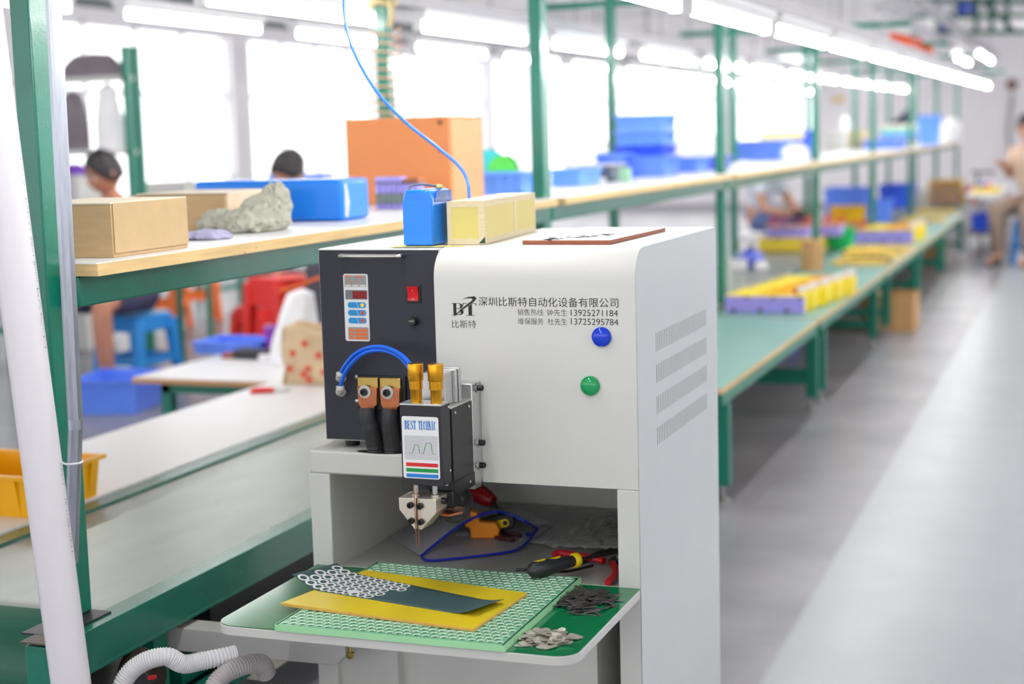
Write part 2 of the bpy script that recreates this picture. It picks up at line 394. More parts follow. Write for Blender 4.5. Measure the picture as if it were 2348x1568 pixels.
# ------------------------------------------------------------------ shelf rack above it
t = thing('shelf_rack', 'long green steel rack over the conveyor with a wooden shelf and cross arms', 'rack', (-2.04, 2.4, 0))
SH = 1.095
for i, y in enumerate(YP):
    xs = -.028 if i == 0 else 0
    MB().box(-1.800+xs, -1.756+xs, y, y+.075, .4235, 2.0).build('post', G, t, bev=.004)
    MB().box(-2.372, -2.328, y, y+.06, .421, 2.06).build('post', G, t, bev=.004)
    if i > 0: MB().box(-2.72, -1.14, y+.02, y+.05, 1.93+.0045*y, 1.965+.0045*y).build('cross_arm', GD, t, bev=.003)
for i in range(len(YP)-1):
    y0, y1 = YP[i]+.075, YP[i+1]
    MB().box(-1.798 if i else -1.7815, -1.750, y0 if i else 2.428, y1, 1.012, 1.070).build('shelf_beam', G, t, bev=.004)
    MB().box(-2.370, -2.330, y0-.015, y1, 1.012, 1.070).build('shelf_beam', GD, t, bev=.004)
    mb = MB(); y0b = YP[i]+(.078 if i else .078)
    mb.box(-2.325, -1.705, y0b, y1-.003, 1.0705, SH-.002, 0).box(-2.325, -1.708, y0b+.001, y1-.004, SH-.002, SH, 1)
    if i == 0: mb.box(-1.7815, -1.705, 2.426, y0b, 1.0705, SH-.002, 0).box(-1.7815, -1.708, 2.427, y0b, SH-.002, SH, 1)
    mb.build('shelf_board', [WOODEDGE, WTOP], t)

# ------------------------------------------------------------------ white worktop behind the belt
t = thing('side_worktop', 'white worktop running along the far side of the conveyor belt', 'worktop', (-2.6, 4, 0))
MB().box(-2.88, -2.372, 2.86, 5.42, .398, .420).build('tabletop', WTOP, t, bev=.003)
for y in (3.0, 5.3):
    MB().box(-2.86, -2.82, y, y+.04, 0, .398).build('leg', GD, t, bev=.002)

# ------------------------------------------------------------------ work tables right of the line
def worktable(y0, y1, l0, l1, label):
    t = thing('work_table', label, 'table', (-1.48, y0, 0), 'green topped work tables along the aisle')
    mb = MB().box(-1.716, -1.185, y0, y1, .398, .4165, 0).box(-1.714, -1.188, y0+.001, y1-.001, .4165, .420, 1); mb.build('tabletop', [WOODEDGE, MATG], t, bev=.002)
    for x in (-1.69, -1.205): MB().box(x-.012, x+.012, y0+.03, y1-.03, .352, .397).build('apron', GD, t)
    for y in (l0, l1):
        for x in (-1.68, -1.205):
            g = MB().box(x-.026, x+.026, y-.022, y+.022, .055, .352).build('leg', GD, t, bev=.003)
            MB().cyl((x, y, .012), (x, y, .056), .006, n=10).lathe([(.024, 0), (.024, .006), (.010, .014)], (x, y, 0), n=16).build('levelling_foot', STEEL, g)
        MB().box(-1.654, -1.231, y-.014, y+.014, .118, .156).build('cross_bar', GD, t, bev=.002)
    return t
worktable(5.30, 7.40, 5.385, 7.31, 'green-topped work table standing just behind the welder')
worktable(7.44, 9.98, 7.54, 9.52, 'second green-topped work table, carrying the near row of yellow battery packs')
worktable(10.02, 11.95, 10.15, 11.84, 'third green-topped work table, with a carton beneath it')
worktable(12.0, 14.05, 12.1, 13.94, 'fourth green-topped work table, carrying the farther yellow battery packs')
worktable(14.1, 16.45, 14.2, 16.31, 'last green-topped work table at the far end of the row')

# ------------------------------------------------------------------ lamps
TUBE = mat('lit_fluorescent_tube', (255, 253, 250), 0.3, var=0.0, emit=TUBE_STRENGTH)
def lamp_proto():
    t = thing('fluorescent_lamp', 'lamp', 'lamp')
    mb = MB().prism([(-.022, 0), (.022, 0), (.045, .03), (.045, .045), (-.045, .045), (-.045, .03)], 'Y', -.66, .66); mb.build('housing', WHITEP, t)
    MB().cyl((0, -.63, -.026), (0, .63, -.026), .014, n=12).build('tube', TUBE, t)
    for s_ in (-1, 1): MB().box(-.018, .018, s_*.645-.012, s_*.645+.012, -.042, .002).build('lamp_holder', WHITEP, t)
    return t
LP = lamp_proto(); first = [True]
ORD = ['first', 'second', 'third', 'fourth', 'fifth', 'sixth', 'seventh', 'eighth', 'ninth', 'tenth', 'eleventh', 'twelfth', 'thirteenth', 'fourteenth', 'fifteenth', 'sixteenth', 'seventeenth', 'eighteenth']
def lamp(loc, rx, label, group):
    q = LP if first[0] else dup(LP); first[0] = False
    q.location = loc; q.rotation_euler = (rx, 0, 0); q['label'] = label; q['group'] = group
row1 = [(-1.22, 1.3+1.45*i) for i in range(14)]
for i, (x, y) in enumerate(row1):
    lamp((x, y, 1.715+(y-4)*.0065), .0065, 'lit white tube lamp over the table side of the rack, %s from the near end' % ORD[i], 'lamps in the row nearest the aisle')
row2 = [(-2.62, 5.0+1.7*i) for i in range(12)]
for i, (x, y) in enumerate(row2):
    lamp((x, y, 1.80+(y-7)*.006), .006, 'lit white tube lamp over the far side of the rack, %s from the near end' % ORD[i], 'lamps in the row behind the rack')
row3 = [(-4.25, 3.6+1.7*i) for i in range(14)]
for i, (x, y) in enumerate(row3):
    lamp((x, y, 1.95), 0, 'lit white tube lamp above the seated workers, %s from the near end' % ORD[i], 'lamps over the second line')
fill_row5 = [(1.9, -1.5+1.7*i) for i in range(10)]  # unseen row, added overhead to brighten the welder, plate and floor
for i, (x, y) in enumerate(fill_row5):
    lamp((x, y, 2.55), 0, 'added unseen fill lamp under the ceiling above the aisle, %s from the near end' % ORD[i], 'added fill lamps above the aisle')
n6 = 0
for x, z in ((-1.74, 2.27), (-1.42, 2.29)):
    for k in range(2):
        lamp((x, 22.4+1.8*k, z), 0, 'lit white tube lamp under the high trunking, %s' % ('%s on the %s run' % (ORD[k], 'left' if x < -1.6 else 'right')), 'lamps under the high trunking')
def trunk(x, y0, y1, z0, z1, label, m=GREYM, drops=1.8, wid=.05):
    t = thing('lamp_trunking', label, 'trunking', (x, y0, z0))
    MB().bar((x, y0, z0), (x, y1, z1), wid, .05).build('trunking_rail', m, t)
    y = y0+.5
    while y < y1:
        z = z0+(z1-z0)*(y-y0)/(y1-y0)
        MB().cyl((x, y, z+.024), (x, y, 2.86), .006, n=6).build('hanger_rod', m, t); y += drops
trunk(-1.22, .6, 21.2, 1.693+.07, 1.827+.07, 'grey trunking carrying the lamps over the work tables', wid=.11)
trunk(-2.62, 4.1, 24.6, 1.783+.07, 1.906+.07, 'grey trunking carrying the lamps behind the rack', wid=.11)
fill_row4 = [(1.1, 4.5+1.6*i) for i in range(8)]  # unseen row, added across the aisle as extra light on the welder
for i, (x, y) in enumerate(fill_row4):
    lamp((x, y, 1.95), 0, 'added unseen fill lamp across the aisle, %s from the near end' % ORD[i], 'added fill lamps across the aisle')
trunk(1.9, -2.4, 14.6, 2.62, 2.62, 'added grey trunking carrying the fill lamps above the aisle', wid=.11)
trunk(1.1, 3.8, 17.0, 2.02, 2.02, 'added grey trunking carrying the fill lamps across the aisle', wid=.11)
trunk(-4.25, 2.6, 26.6, 1.95+.10, 1.95+.10, 'dark trunking carrying the lamps above the seated workers', DGREY)
trunk(-6.3, 6, 24, 2.28, 2.28, 'dark pipe rail high on the left in front of the windows', DGREY)
trunk(-5.2, 6, 24, 2.2, 2.2, 'dark pipe rail under the roof, second from the windows', DGREY)
trunk(-1.74, 14.2, 25.5, 2.36, 2.36, 'grey cable trunking under the ceiling, left of two', GREYM, wid=.12)
trunk(-1.42, 14.2, 25.5, 2.38, 2.38, 'grey cable trunking under the ceiling, right of two', GREYM, wid=.12)
# ------------------------------------------------------------------ spot welder cabinet
CAM_SCALE[:] = [0.86, 0.182]
YF, XR, XA, XL, ZT, YB = 3.2015, -0.90, -1.368, -1.70, 1.062, 3.967
sw = thing('spot_welder', 'tall pale grey spot welding machine with lettering and two round buttons', 'machine', (-1.3, 3.6, 0))
rf = .066
prof = [(YB, .5386), (YB, ZT-.01), (YB-.01, ZT)]
for i in range(9):
    a = math.radians(90+90*i/8); prof.append((YF+rf+rf*math.cos(a), ZT-rf+rf*math.sin(a)))
prof += [(YF, .5386)]
MB().prism(prof, 'X', XA, XR-.0015).build('upper_housing', WHITE, sw, bev=.0015)
# right side sheet, one piece from floor to top
sp = [(YB, -.185)]+[(YB, ZT-.008)]+[(YB-.008, ZT+.0006)]
for i in range(9):
    a = math.radians(90+90*i/8); sp.append((YF+rf+(rf+.0006)*math.cos(a), ZT-rf+(rf+.0006)*math.sin(a)))
sp += [(YF-.0006, -.185)]
side = MB().prism(sp, 'X', XR-.0015, XR).build('side_panel', mat('side_enamel_light_tint', (205, 211, 212), .45, var=.015, scale=6, bump=.05, bscale=420), sw, bev=.0008)  # cool daylight from the right is put into the side sheet's colour
MB().prism(rrect(XL, XA+.0, YF, YB, .008), 'Z', .5386, .5924).build('arch_shelf', WHITE, sw, bev=.004)
MB().box(XL, -1.648, YF, YB, -.185, .5386).build('column', WHITE, sw, bev=.003)
MB().box(-.952, XR-.0015, YF, YB, -.185, .5386).build('column', WHITE, sw, bev=.003)
MB().box(-1.648, -.952, YB-.02, YB-.004, -.185, .5386).build('back_panel', WHITE, sw)
MB().box(-1.648, -.952, YF+.001, YB-.02, .292, .310).build('inner_floor', mat('worn_inner_floor', (168, 168, 164), .4, var=.05, scale=7), sw)
MB().box(-1.648, -1.50, YF+.02, YB-.021, -.185, .292).box(-1.50, -1.02, YF+.05, YB-.021, -.185, .292).build('lower_panel', WHITE, sw)
for x, y in ((-1.66, 3.25), (-.94, 3.25), (-1.66, 3.92), (-.94, 3.92)):
    MB().lathe([(.024, 0), (.024, .010), (.012, .014), (.012, .028)], (x, y, -.2116), n=16).build('foot', BLACKP, sw)
SLOT = mat('vent_slot_shadow_gap', (60, 62, 62), .7, var=.02)
for k in range(4):
    z0, z1 = .8212-.0707*k, .8635-.0715*k
    mb = MB()
    for i in range(33):
        y = 3.356+.4825*i/32; mb.box(XR-.001, XR+.0003, y-.0010, y+.0010, z0, z1)
    mb.build('vent_slots', SLOT, side)
mf = lambda a, b: Vector((a, YF-.0007, b))
INK = mat('black_print', (22, 22, 26), .5, var=.02)
INKG = mat('grey_print', (60, 60, 62), .5, var=.02)
text_mesh('深圳比斯特自动化设备有限公司', 'company_lettering', (-1.2615, -.9405, .9365, .9570), mf, INK, sw, thin=-.004)
text_mesh('销售热线', 'hotline_lettering', (-1.1705, -1.1110, .9168, .9312), mf, INKG, sw, thin=-.008)
text_mesh('钟先生', 'hotline_lettering', (-1.1030, -1.0560, .9168, .9312), mf, INKG, sw, thin=-.008)
text_mesh('13925271184', 'phone_number', (-1.0479, -.9420, .9178, .9312), mf, INK, sw, thin=-.008)
text_mesh('维保服务', 'service_lettering', (-1.1700, -1.1110, .8972, .9116), mf, INKG, sw, thin=-.008)
text_mesh('杜先生', 'service_lettering', (-1.1010, -1.0570, .8972, .9116), mf, INKG, sw, thin=-.008)
text_mesh('13725295784', 'phone_number', (-1.0479, -.9415, .8985, .9120), mf, INK, sw, thin=-.008)
text_mesh('比斯特', 'maker_lettering', (-1.3270, -1.2690, .8870, .9045), mf, INKG, sw, thin=-.006)
# the emblem: serif B and T cut by a rising swoosh, drawn in a unit box
def emblem(parent):
    X0, Z0, W, Hh = -1.3270, .9120, .060, .046
    mp_ = lambda a, b: (X0+a*W, YF-.0006, Z0+b*Hh)
    mb = MB()
    def poly(pts): mb.add([mp_(*p) for p in pts], [tuple(range(len(pts)))])
    def band(out, inn):
        k = len(out)
        for i in range(k-1): poly([out[i], out[i+1], inn[i+1], inn[i]])
    # B
    poly([(.08, .08), (.20, .08), (.20, .66), (.08, .66)]); poly([(0, .08), (.24, .08), (.24, .10), (0, .10)]); poly([(0, .64), (.30, .64), (.30, .66), (0, .66)])
    def arc(cx, cy, rx, ry, a0, a1, n=10): return [(cx+rx*math.cos(math.radians(a0+(a1-a0)*i/n)), cy+ry*math.sin(math.radians(a0+(a1-a0)*i/n))) for i in range(n+1)]
    band(arc(.27, .52, .19, .14, -90, 90), arc(.27, .52, .09, .115, -90, 90))
    poly([(.2, .38), (.27, .38), (.27, .40), (.2, .40)])
    band(arc(.28, .235, .21, .155, -90, 55), arc(.28, .235, .10, .13, -90, 55))
    poly([(.2, .08), (.28, .08), (.28, .105), (.2, .105)])
    # T
    poly([(.68, .08), (.82, .08), (.82, .64), (.68, .52)]); poly([(.58, .06), (.92, .06), (.92, .085), (.58, .085)])
    poly([(.46, .635), (.62, .635), (.62, .66), (.46, .66)]); poly([(.80, .635), (1.0, .635), (1.0, .66), (.80, .66)])
    poly([(.96, .66), (1.0, .66), (1.0, .52), (.985, .52)]); poly([(.46, .66), (.50, .66), (.475, .54), (.46, .54)])
    # swoosh: thin tail bottom left, growing to a hooked head top right
    up = [(.0, -.06), (.2, .15), (.42, .40), (.62, .60), (.80, .76), (.87, .85), (.80, .90), (.62, .90), (.40, .82)]
    lo = [(.0, -.06), (.24, .13), (.48, .37), (.70, .56), (.93, .76), (1.02, .92), (.93, 1.0), (.66, .96), (.40, .82)]
    band(up, lo)
    mb.build('emblem', INK, parent)
emblem(sw)
def button(x, z, m, lab):
    b = MB().lathe([(.0215, YF-.001), (.0215, YF-.005), (.0195, YF-.008), (.013, YF-.0115), (.006, YF-.0128), (.0005, YF-.013)], (x, 0, z), 'Y', n=32).build('push_button', m, sw, label=lab)
    MB().tube([(x+.0195*math.cos(i*math.pi/16), YF-.0078, z+.0195*math.sin(i*math.pi/16)) for i in range(32)], .0011, 6, closed=True).build('bezel_ring', m, b)
button(-.9788, .8731, mat('blue_button', (24, 62, 206), .12, var=.02), 'blue round push button')
button(-1.0066, .7657, mat('green_button', (30, 158, 92), .12, var=.02), 'green round push button')
# front work plate
pl = rrect(-1.690, -.902, 2.728, 3.45, .045, 8)
pl = [p for p in pl if p[1] < 3.1]+[(-.902, YF-.0015), (-1.690, YF-.0015)]
pl = sorted(pl, key=lambda p: math.atan2(p[1]-2.95, p[0]+1.3))
mb = MB().prism(pl, 'Z', .298, .3185)
wp = mb.build('work_plate', mat('chipped_plate_enamel', (206, 206, 202), .42, var=.03, scale=8, spots=((60, 54, 50), 60, .80)), sw, bev=.002)
pg = [(x*.998-.0026, y if y > 3 else y+.001) for x, y in pl]
MB().prism(pg, 'Z', .3185, .3202).build('green_sheet', PLATEG, wp, label='glossy green plastic sheet')
MB().box(-1.645, -.955, YF-.001, YF+.02, .3102, .3155).build('threshold_strip', WHITE, wp)

# ------------------------------------------------------------------ welding head bolted to the cabinet
hd_x0, hd_x1 = -1.356, -1.262
MB().box(-1.335, -1.262, YF-.012, YF-.0005, .534, .7705).box(-1.300, -1.262, 3.147, YF-.012, .534, .7705).build('head_bracket', ALU, sw, bev=.002)
def bolt(p, ax, r, h, parent, name='hex_bolt', m=BLACKP):
    """socket head bolt pointing out along ax"""
    d = Vector(ax); p = Vector(p); mb = MB()
    u = Vector((0, 0, 1)) if abs(d.z) < .9 else Vector((1, 0, 0)); v = d.cross(u)
    prof = [(r, 0), (r, h*.9), (r*.9, h), (r*.52, h), (r*.5, h*.45)]
    vs = []; n = 18
    for rr, hh in prof:
        for j in range(n):
            t = 2*math.pi*j/n; vs.append(p+d*hh+(u*math.cos(t)+v*math.sin(t))*rr)
    fs = [(i*n+j, i*n+(j+1) % n, (i+1)*n+(j+1) % n, (i+1)*n+j) for i in range(len(prof)-1) for j in range(n)]+[tuple((len(prof)-1)*n+j for j in range(n))]
    return mb.add(vs, fs).build(name, m, parent)
for z in (.757, .634, .583):
    MB().cyl((-1.2619, 3.178, z), (-1.2595, 3.178, z), .0105).build('washer', STEEL, sw)
    bolt((-1.2595, 3.178, z), (1, 0, 0), .0066, .0115, sw, 'bracket_bolt')
hd = MB().box(-1.352, -1.2625, 3.030, 3.146, .556, .734).box(-1.352, -1.2635, 3.026, 3.1465, .734, .738, 1).build('head_body', [BLACK, ALU], sw, bev=.001)
MB().prism([(3.03, .575), (3.03, .556), (3.045, .545), (3.146, .545), (3.146, .575)], 'X', -1.2625, -1.2605).build('cover_plate', BLACK, hd)
for y, z in ((3.045, .724), (3.125, .724), (3.118, .558)):
    MB().lathe([(.0035, -1.2622), (.0034, -1.2605), (.002, -1.2592), (.0004, -1.2588)], (0, y, z), 'X', n=12).build('cover_screw', STEEL, hd)
hb = MB().box(hd_x0, hd_x1, 2.970, 3.018, .5795, .7505).build('head_front_box', BLACK, sw, bev=.001)
MB().box(hd_x0-.0004, hd_x1+.0004, 2.9695, 3.0185, .7505, .7545).build('top_cap', ALU, hb, bev=.0006)
for z in (.743, .606): MB().lathe([(.0034, -1.2622), (.0033, -1.2605), (.002, -1.2593), (.0004, -1.2588)], (0, 3.008, z), 'X', n=12).build('cover_screw', STEEL, hb)
MB().box(-1.330, -1.272, 3.018, 3.027, .57, .735).build('slide_rail', STEEL, hb)
lab = MB().prism(rrect(-1.3525, -1.2685, .5945, .7275, .005), 'Y', 2.9690, 2.9699).build('front_label', mat('white_label', (238, 238, 240), .35, var=.01), hb, label='white label with lettering, pulse graph and three stripes')
ml = lambda a, b: Vector((a, 2.9686, b))
LB = mat('label_blue', (38, 128, 214), .45, var=.02); LG = mat('label_green', (24, 152, 70), .45, var=.02); LR = mat('label_red', (214, 40, 40), .45, var=.02); LGR = mat('label_grid_grey', (150, 152, 158), .5, var=.02)
# narrow serif capitals: strokes (x0,y0,x1,y1,width) in a 0.6 x 1 cell
GL = {'B': [(.12, 0, .12, 1, .16), (.0, .02, .35, .02, .05), (.0, .98, .33, .98, .05), (.1, .52, .36, .52, .05), (.33, .98, .46, .88, .07), (.46, .9, .46, .62, .15), (.46, .64, .34, .52, .07), (.35, .52, .5, .4, .07), (.5, .42, .5, .14, .16), (.5, .14, .35, .02, .07)],
      'E': [(.12, 0, .12, 1, .16), (.0, .02, .5, .02, .05), (.0, .98, .48, .98, .05), (.12, .52, .38, .52, .05), (.5, 0, .54, .24, .05), (.47, 1, .5, .8, .05), (.38, .4, .38, .64, .05)],
      'S': [(.47, 1, .47, .76, .05), (.44, .88, .3, .98, .06), (.3, .97, .14, .93, .07), (.12, .92, .12, .66, .14), (.12, .68, .46, .38, .15), (.47, .4, .47, .12, .14), (.46, .1, .28, .02, .07), (.28, .03, .1, .12, .06), (.07, 0, .07, .26, .05)],
      'T': [(.3, 0, .3, 1, .16), (.14, .02, .46, .02, .05), (.02, .97, .58, .97, .06), (.03, 1, .03, .74, .06), (.57, 1, .57, .74, .06)],
      'C': [(.5, 1, .5, .72, .05), (.47, .84, .32, .98, .06), (.33, .98, .16, .88, .07), (.12, .88, .12, .12, .16), (.14, .12, .32, .02, .07), (.32, .02, .52, .2, .06)],
      'H': [(.1, 0, .1, 1, .14), (.5, 0, .5, 1, .14), (.1, .52, .5, .52, .05), (0, .02, .22, .02, .05), (.38, .02, .6, .02, .05), (0, .98, .22, .98, .05), (.38, .98, .6, .98, .05)],
      'N': [(.1, 0, .1, 1, .06), (.12, .97, .5, .03, .16), (.5, 0, .5, 1, .06), (0, .02, .2, .02, .05), (0, .98, .18, .98, .05), (.4, .98, .6, .98, .05)],
      'I': [(.3, 0, .3, 1, .16), (.14, .02, .46, .02, .05), (.14, .98, .46, .98, .05)]}
def serif(word, x0, x1, z0, z1, name, parent):
    n = len(word); cw = (x1-x0)/n; mb = MB()
    for i, ch in enumerate(word):
        for a, b, c, d, wd in GL.get(ch, []):
            s_ = cw*1.42; pa = Vector((x0+cw*i+a*s_, 2.9686, z0+b*(z1-z0))); pb = Vector((x0+cw*i+c*s_, 2.9686, z0+d*(z1-z0)))
            dd = (pb-pa).normalized(); pn = Vector((dd.z, 0, -dd.x))*wd*s_*.80
            if abs(a-c) < .01: pn = Vector((1, 0, 0))*wd*s_*.78
            elif abs(b-d) < .01: pn = Vector((0, 0, 1))*wd*(z1-z0)*.55
            mb.add([pa+pn, pa-pn, pb-pn, pb+pn], [(0, 1, 2, 3)])
    mb.build(name, LB, parent)
serif('BEST', -1.3455, -1.3190, .6995, .7185, 'label_lettering', lab); serif('TECHNIC', -1.3140, -1.2735, .6995, .7185, 'label_lettering', lab)
mb = MB()
for i in range(25): x = -1.3475+.0760*i/24; mb.box(x-.00022, x+.00022, 2.9687, 2.9690, .6355, .6860)
for i in range(17): z = .6355+.0505*i/16; mb.box(-1.3475, -1.2715, 2.9687, 2.9690, z-.00022, z+.00022)
mb.build('graph_grid', LGR, lab)
mb = MB(); wv = [(-1.338, .6485), (-1.330, .6485), (-1.324, .6665), (-1.316, .6665), (-1.3125, .6485), (-1.305, .6485), (-1.298, .6715), (-1.287, .6715), (-1.2835, .6485), (-1.277, .6485)]
mb.tube([(a, 2.9685, b) for a, b in wv], .0006, 5); mb.build('pulse_line', LG, lab)
for z, m_ in ((.6205, LR), (.6085, LG), (.5968, LB)):
    MB().box(-1.3455, -1.2725, 2.9686, 2.9690, z, z+.0078).build('label_stripe', m_, lab)
for x in (-1.3260, -1.2800):
    k = MB().lathe([(.0122, .7545), (.0122, .783), (.0125, .7835)], (x, 2.990, 0), n=32).lathe([(.0143, .7832), (.0143, .801), (.0160, .8015)], (x, 2.990, 0), n=32).build('adjusting_knob', BRASS, hb)
    gear = []
    for i in range(72):
        a = 2*math.pi*i/72; r = .0168 if i % 2 else .0163; gear.append((x+r*math.cos(a), 2.990+r*math.sin(a)))
    MB().prism(gear, 'Z', .8012, .8375).build('knurled_grip', BRASS, k, bev=.0012)
MB().lathe([(.006, .7545), (.006, .7555), (.003, .7556)], (-1.303, 2.985, 0), n=16).build('set_screw', STEEL, hb)
# pneumatic cylinder behind the knobs
cy = MB().prism(rrect(-1.338, -1.283, 3.045, 3.088, .004), 'Z', .738, .808).build('air_cylinder', ALU, sw, bev=.001)
MB().box(-1.335, -1.276, 3.090, 3.100, .738, .810).box(-1.335, -1.274, 3.104, 3.116, .738, .812).build('cylinder_flange', ALU, cy, bev=.001)
for z in (.795, .757):
    MB().cyl((-1.338, 3.06, z), (-1.352, 3.055, z), .0085, n=14).build('hose_fitting', FITW, cy)
# electrode holders
def holder(pts, x_side, name):
    h_ = MB().prism(pts, 'Y', 2.962, 3.024)
    return h_.build(name, NICKEL, sw, bev=.0008)
h1 = holder([(-1.3625, .553), (-1.3235, .553), (-1.3235, .487), (-1.3275, .485), (-1.3625, .527)], 0, 'electrode_holder')
h2 = holder([(-1.3195, .553), (-1.2770, .553), (-1.2770, .524), (-1.3130, .4845), (-1.3195, .4875)], 0, 'electrode_holder')
for h_, ps in ((h1, ((-1.3345, .5385), (-1.3335, .5045))), (h2, ((-1.3125, .5375), (-1.3115, .5035)))):
    for x, z in ps: bolt((x, 2.962, z), (0, -1, 0), .0068, .009, h_, 'clamp_bolt')
for x in (-1.3345, -1.2910):
    MB().cyl((x, 2.992, .5525), (x, 2.992, .5805), .0062).lathe([(.0092, .5525), (.0092, .5565), (.006, .558)], (x, 2.992, 0), n=16).build('guide_pin', STEEL, sw)
bolt((-1.2770, 2.995, .543), (1, 0, 0), .0068, .010, h2, 'clamp_bolt')
MB().box(-1.32, -1.262, 3.022, 3.07, .520, .558).build('lower_bracket', BLACKP, sw, bev=.003)
lug = MB().prism([(-1.285, 3.0), (-1.262, 2.995), (-1.245, 3.03), (-1.255, 3.07), (-1.285, 3.07)], 'Z', .509, .5135); lug.build('copper_lug', COPPER, h2)
MB().tube(spline([(-1.28, 3.03, .500), (-1.27, 3.06, .490), (-1.28, 3.12, .492), (-1.31, 3.22, .50), (-1.40, 3.30, .52), (-1.48, 3.42, .545)], 6), .0115, 10).build('weld_cable', RUBBER, h2)
MB().tube(spline([(-1.33, 3.03, .520), (-1.36, 3.08, .512), (-1.42, 3.20, .528), (-1.50, 3.40, .55)], 6), .0105, 10).build('weld_cable', RUBBER, h1)
CU2 = mat('copper_rod', (178, 112, 72), .35, 1.0, var=.08)
for x, z1, h_ in ((-1.3245, .583, h1), (-1.3180, .576, h2)):
    MB().tube([(x, 2.958, z1), (x+.0012, 2.956, .52), (x+.0016, 2.957, .456), (x+.0018, 2.957, .447)], [.0009, .0009, .0010, .0005], 8).build('electrode_pin', CU2, h_)

# ------------------------------------------------------------------ dark power unit standing in the cabinet notch
YD = 3.239
pu = thing('power_unit', 'dark fronted power unit with red switch and thick cables, left in the welder', 'power supply', (-1.52, 3.5, .5924))
MB().box(-1.672, -1.3695, YD+.001, 3.93, .612, 1.0605).build('case', mat('pale_case_enamel', (222, 222, 220), .4, var=.02), pu, bev=.002)
MB().box(-1.6695, -1.3700, YD-.0015, YD+.001, .6145, 1.0575).build('front_panel', NAVY, pu, bev=.0005)
for x, y in ((-1.625, 3.285), (-1.42, 3.285), (-1.625, 3.88), (-1.42, 3.88)):
    MB().lathe([(.017, .5924), (.0185, .612)], (x, y, 0), n=18).build('rubber_foot', BLACKP, pu)
hl = MB().tube(spline([(-1.598, YD, 1.046), (-1.598, YD-.022, 1.046), (-1.590, YD-.030, 1.046), (-1.464, YD-.030, 1.046), (-1.456, YD-.022, 1.046), (-1.456, YD, 1.046)], 5), .0047, 12).build('carry_handle', CHROME, pu)
yp = YD-.0016
dp = MB().prism(rrect(-1.6085, -1.5465, .8475, 1.0030, .005), 'Y', yp-.0012, yp).build('display_panel', mat('display_overlay', (226, 228, 228), .4, var=.01), pu, label='white overlay with red display and blue and orange keys')
D1 = mat('overlay_grey', (150, 152, 152), .45, var=.02); D2 = mat('overlay_dark_grey', (116, 116, 118), .45, var=.02); OR = mat('overlay_orange', (236, 110, 34), .45, var=.03); BL = mat('overlay_blue', (26, 142, 206), .45, var=.03); RDI = mat('red_display_window', (130, 26, 26), .12, var=.03)
def rr(name, x0, x1, z0, z1, m_, dy=.0003, r=.002): return MB().prism(rrect(x0, x1, z0, z1, r), 'Y', yp-.0012-dy, yp-.0011).build(name, m_, dp)
rr('graph_field', -1.6055, -1.5500, .9730, 1.0000, D1); rr('display_field', -1.6045, -1.5485, .9440, .9660, D2); rr('display_window', -1.5860, -1.5505, .9460, .9635, RDI, .0006)
for i in range(2): rr('orange_tab', -1.6035+.028*i, -1.5885+.028*i, .9960, .9990, OR, .0006, .0012)
mb = MB(); mb.tube([(-1.603, yp-.0017, .982), (-1.600, yp-.0017, .983), (-1.597, yp-.0017, .993), (-1.590, yp-.0017, .993), (-1.588, yp-.0017, .980), (-1.582, yp-.0017, .980), (-1.578, yp-.0017, .995), (-1.563, yp-.0017, .995), (-1.556, yp-.0017, .978)], .0003, 4); mb.build('pulse_line', D2, dp)
for x in (-1.592, -1.5745): MB().prism([(x-.002, .980), (x+.002, .980), (x, .992)], 'Y', yp-.0017, yp-.0011).build('orange_peak', OR, dp)
for i in range(3): rr('white_tab', -1.604+.0185*i, -1.589+.0185*i, .9738, .9782, FITW, .0006, .0015)
for i, c2 in enumerate(((250, 220, 60), (230, 90, 60), (230, 90, 60))):
    z = .9312-.0180*i; rr('key', -1.5995, -1.5530, z-.0068, z+.0068, BL, .0004, .0066)
    MB().lathe([(.0046, yp-.0011), (.0046, yp-.0020)], (-1.5625, 0, z), 'Y', n=16).build('key_dot', mat('key_dot_%d' % i, c2, .4, var=.01), dp)
    MB().prism([(-1.578, z+.0066), (-1.577, z+.0066), (-1.572, z-.0066), (-1.573, z-.0066)], 'Y', yp-.0019, yp-.0011).build('key_divider', FITW, dp)
    if i: MB().box(-1.5650, -1.5600, yp-.0023, yp-.0011, z-.0006, z+.0006).build('key_sign', INK, dp)
    if i == 1: MB().box(-1.5631, -1.5619, yp-.0023, yp-.0011, z-.0025, z+.0025).build('key_sign', INK, dp)
rr('label_field', -1.6010, -1.5490, .8510, .8800, D1)
for i in range(3):
    z = .8725-.0088*i; rr('orange_label', -1.5985, -1.5865, z-.0030, z+.0030, OR, .0006, .0015); rr('orange_label', -1.5835, -1.5515, z-.0030, z+.0030, OR, .0006, .0028)
b = MB().box(-1.4495, -1.4150, yp-.003, yp, .9375, .9790).build('power_switch', BLACKP, pu, bev=.001)
sz = .9590
MB().prism([(yp-.003, sz-.0165), (yp-.0065, sz-.0165), (yp-.0055, sz), (yp-.0105, sz+.0165), (yp-.003, sz+.0165)], 'X', -1.4465, -1.4195).build('rocker', mat('red_rocker', (214, 16, 26), .18, var=.02), b, bev=.0008)
MB().tube([(-1.4330+.0022*math.cos(i*.7854), yp-.0066, .9468+.0026*math.sin(i*.7854)) for i in range(8)], .0005, 5, closed=True).build('off_mark', FITW, b)
MB().box(-1.4334, -1.4326, yp-.0084, yp-.0074, .964, .969).build('on_mark', FITW, b)
fz = .8975
fu = MB().lathe([(.0120, yp), (.0120, yp-.004), (.0105, yp-.005), (.0105, yp-.016), (.0098, yp-.018), (.004, yp-.018)], (-1.4335, 0, fz), 'Y', n=24).build('fuse_holder', BLACKP, pu)
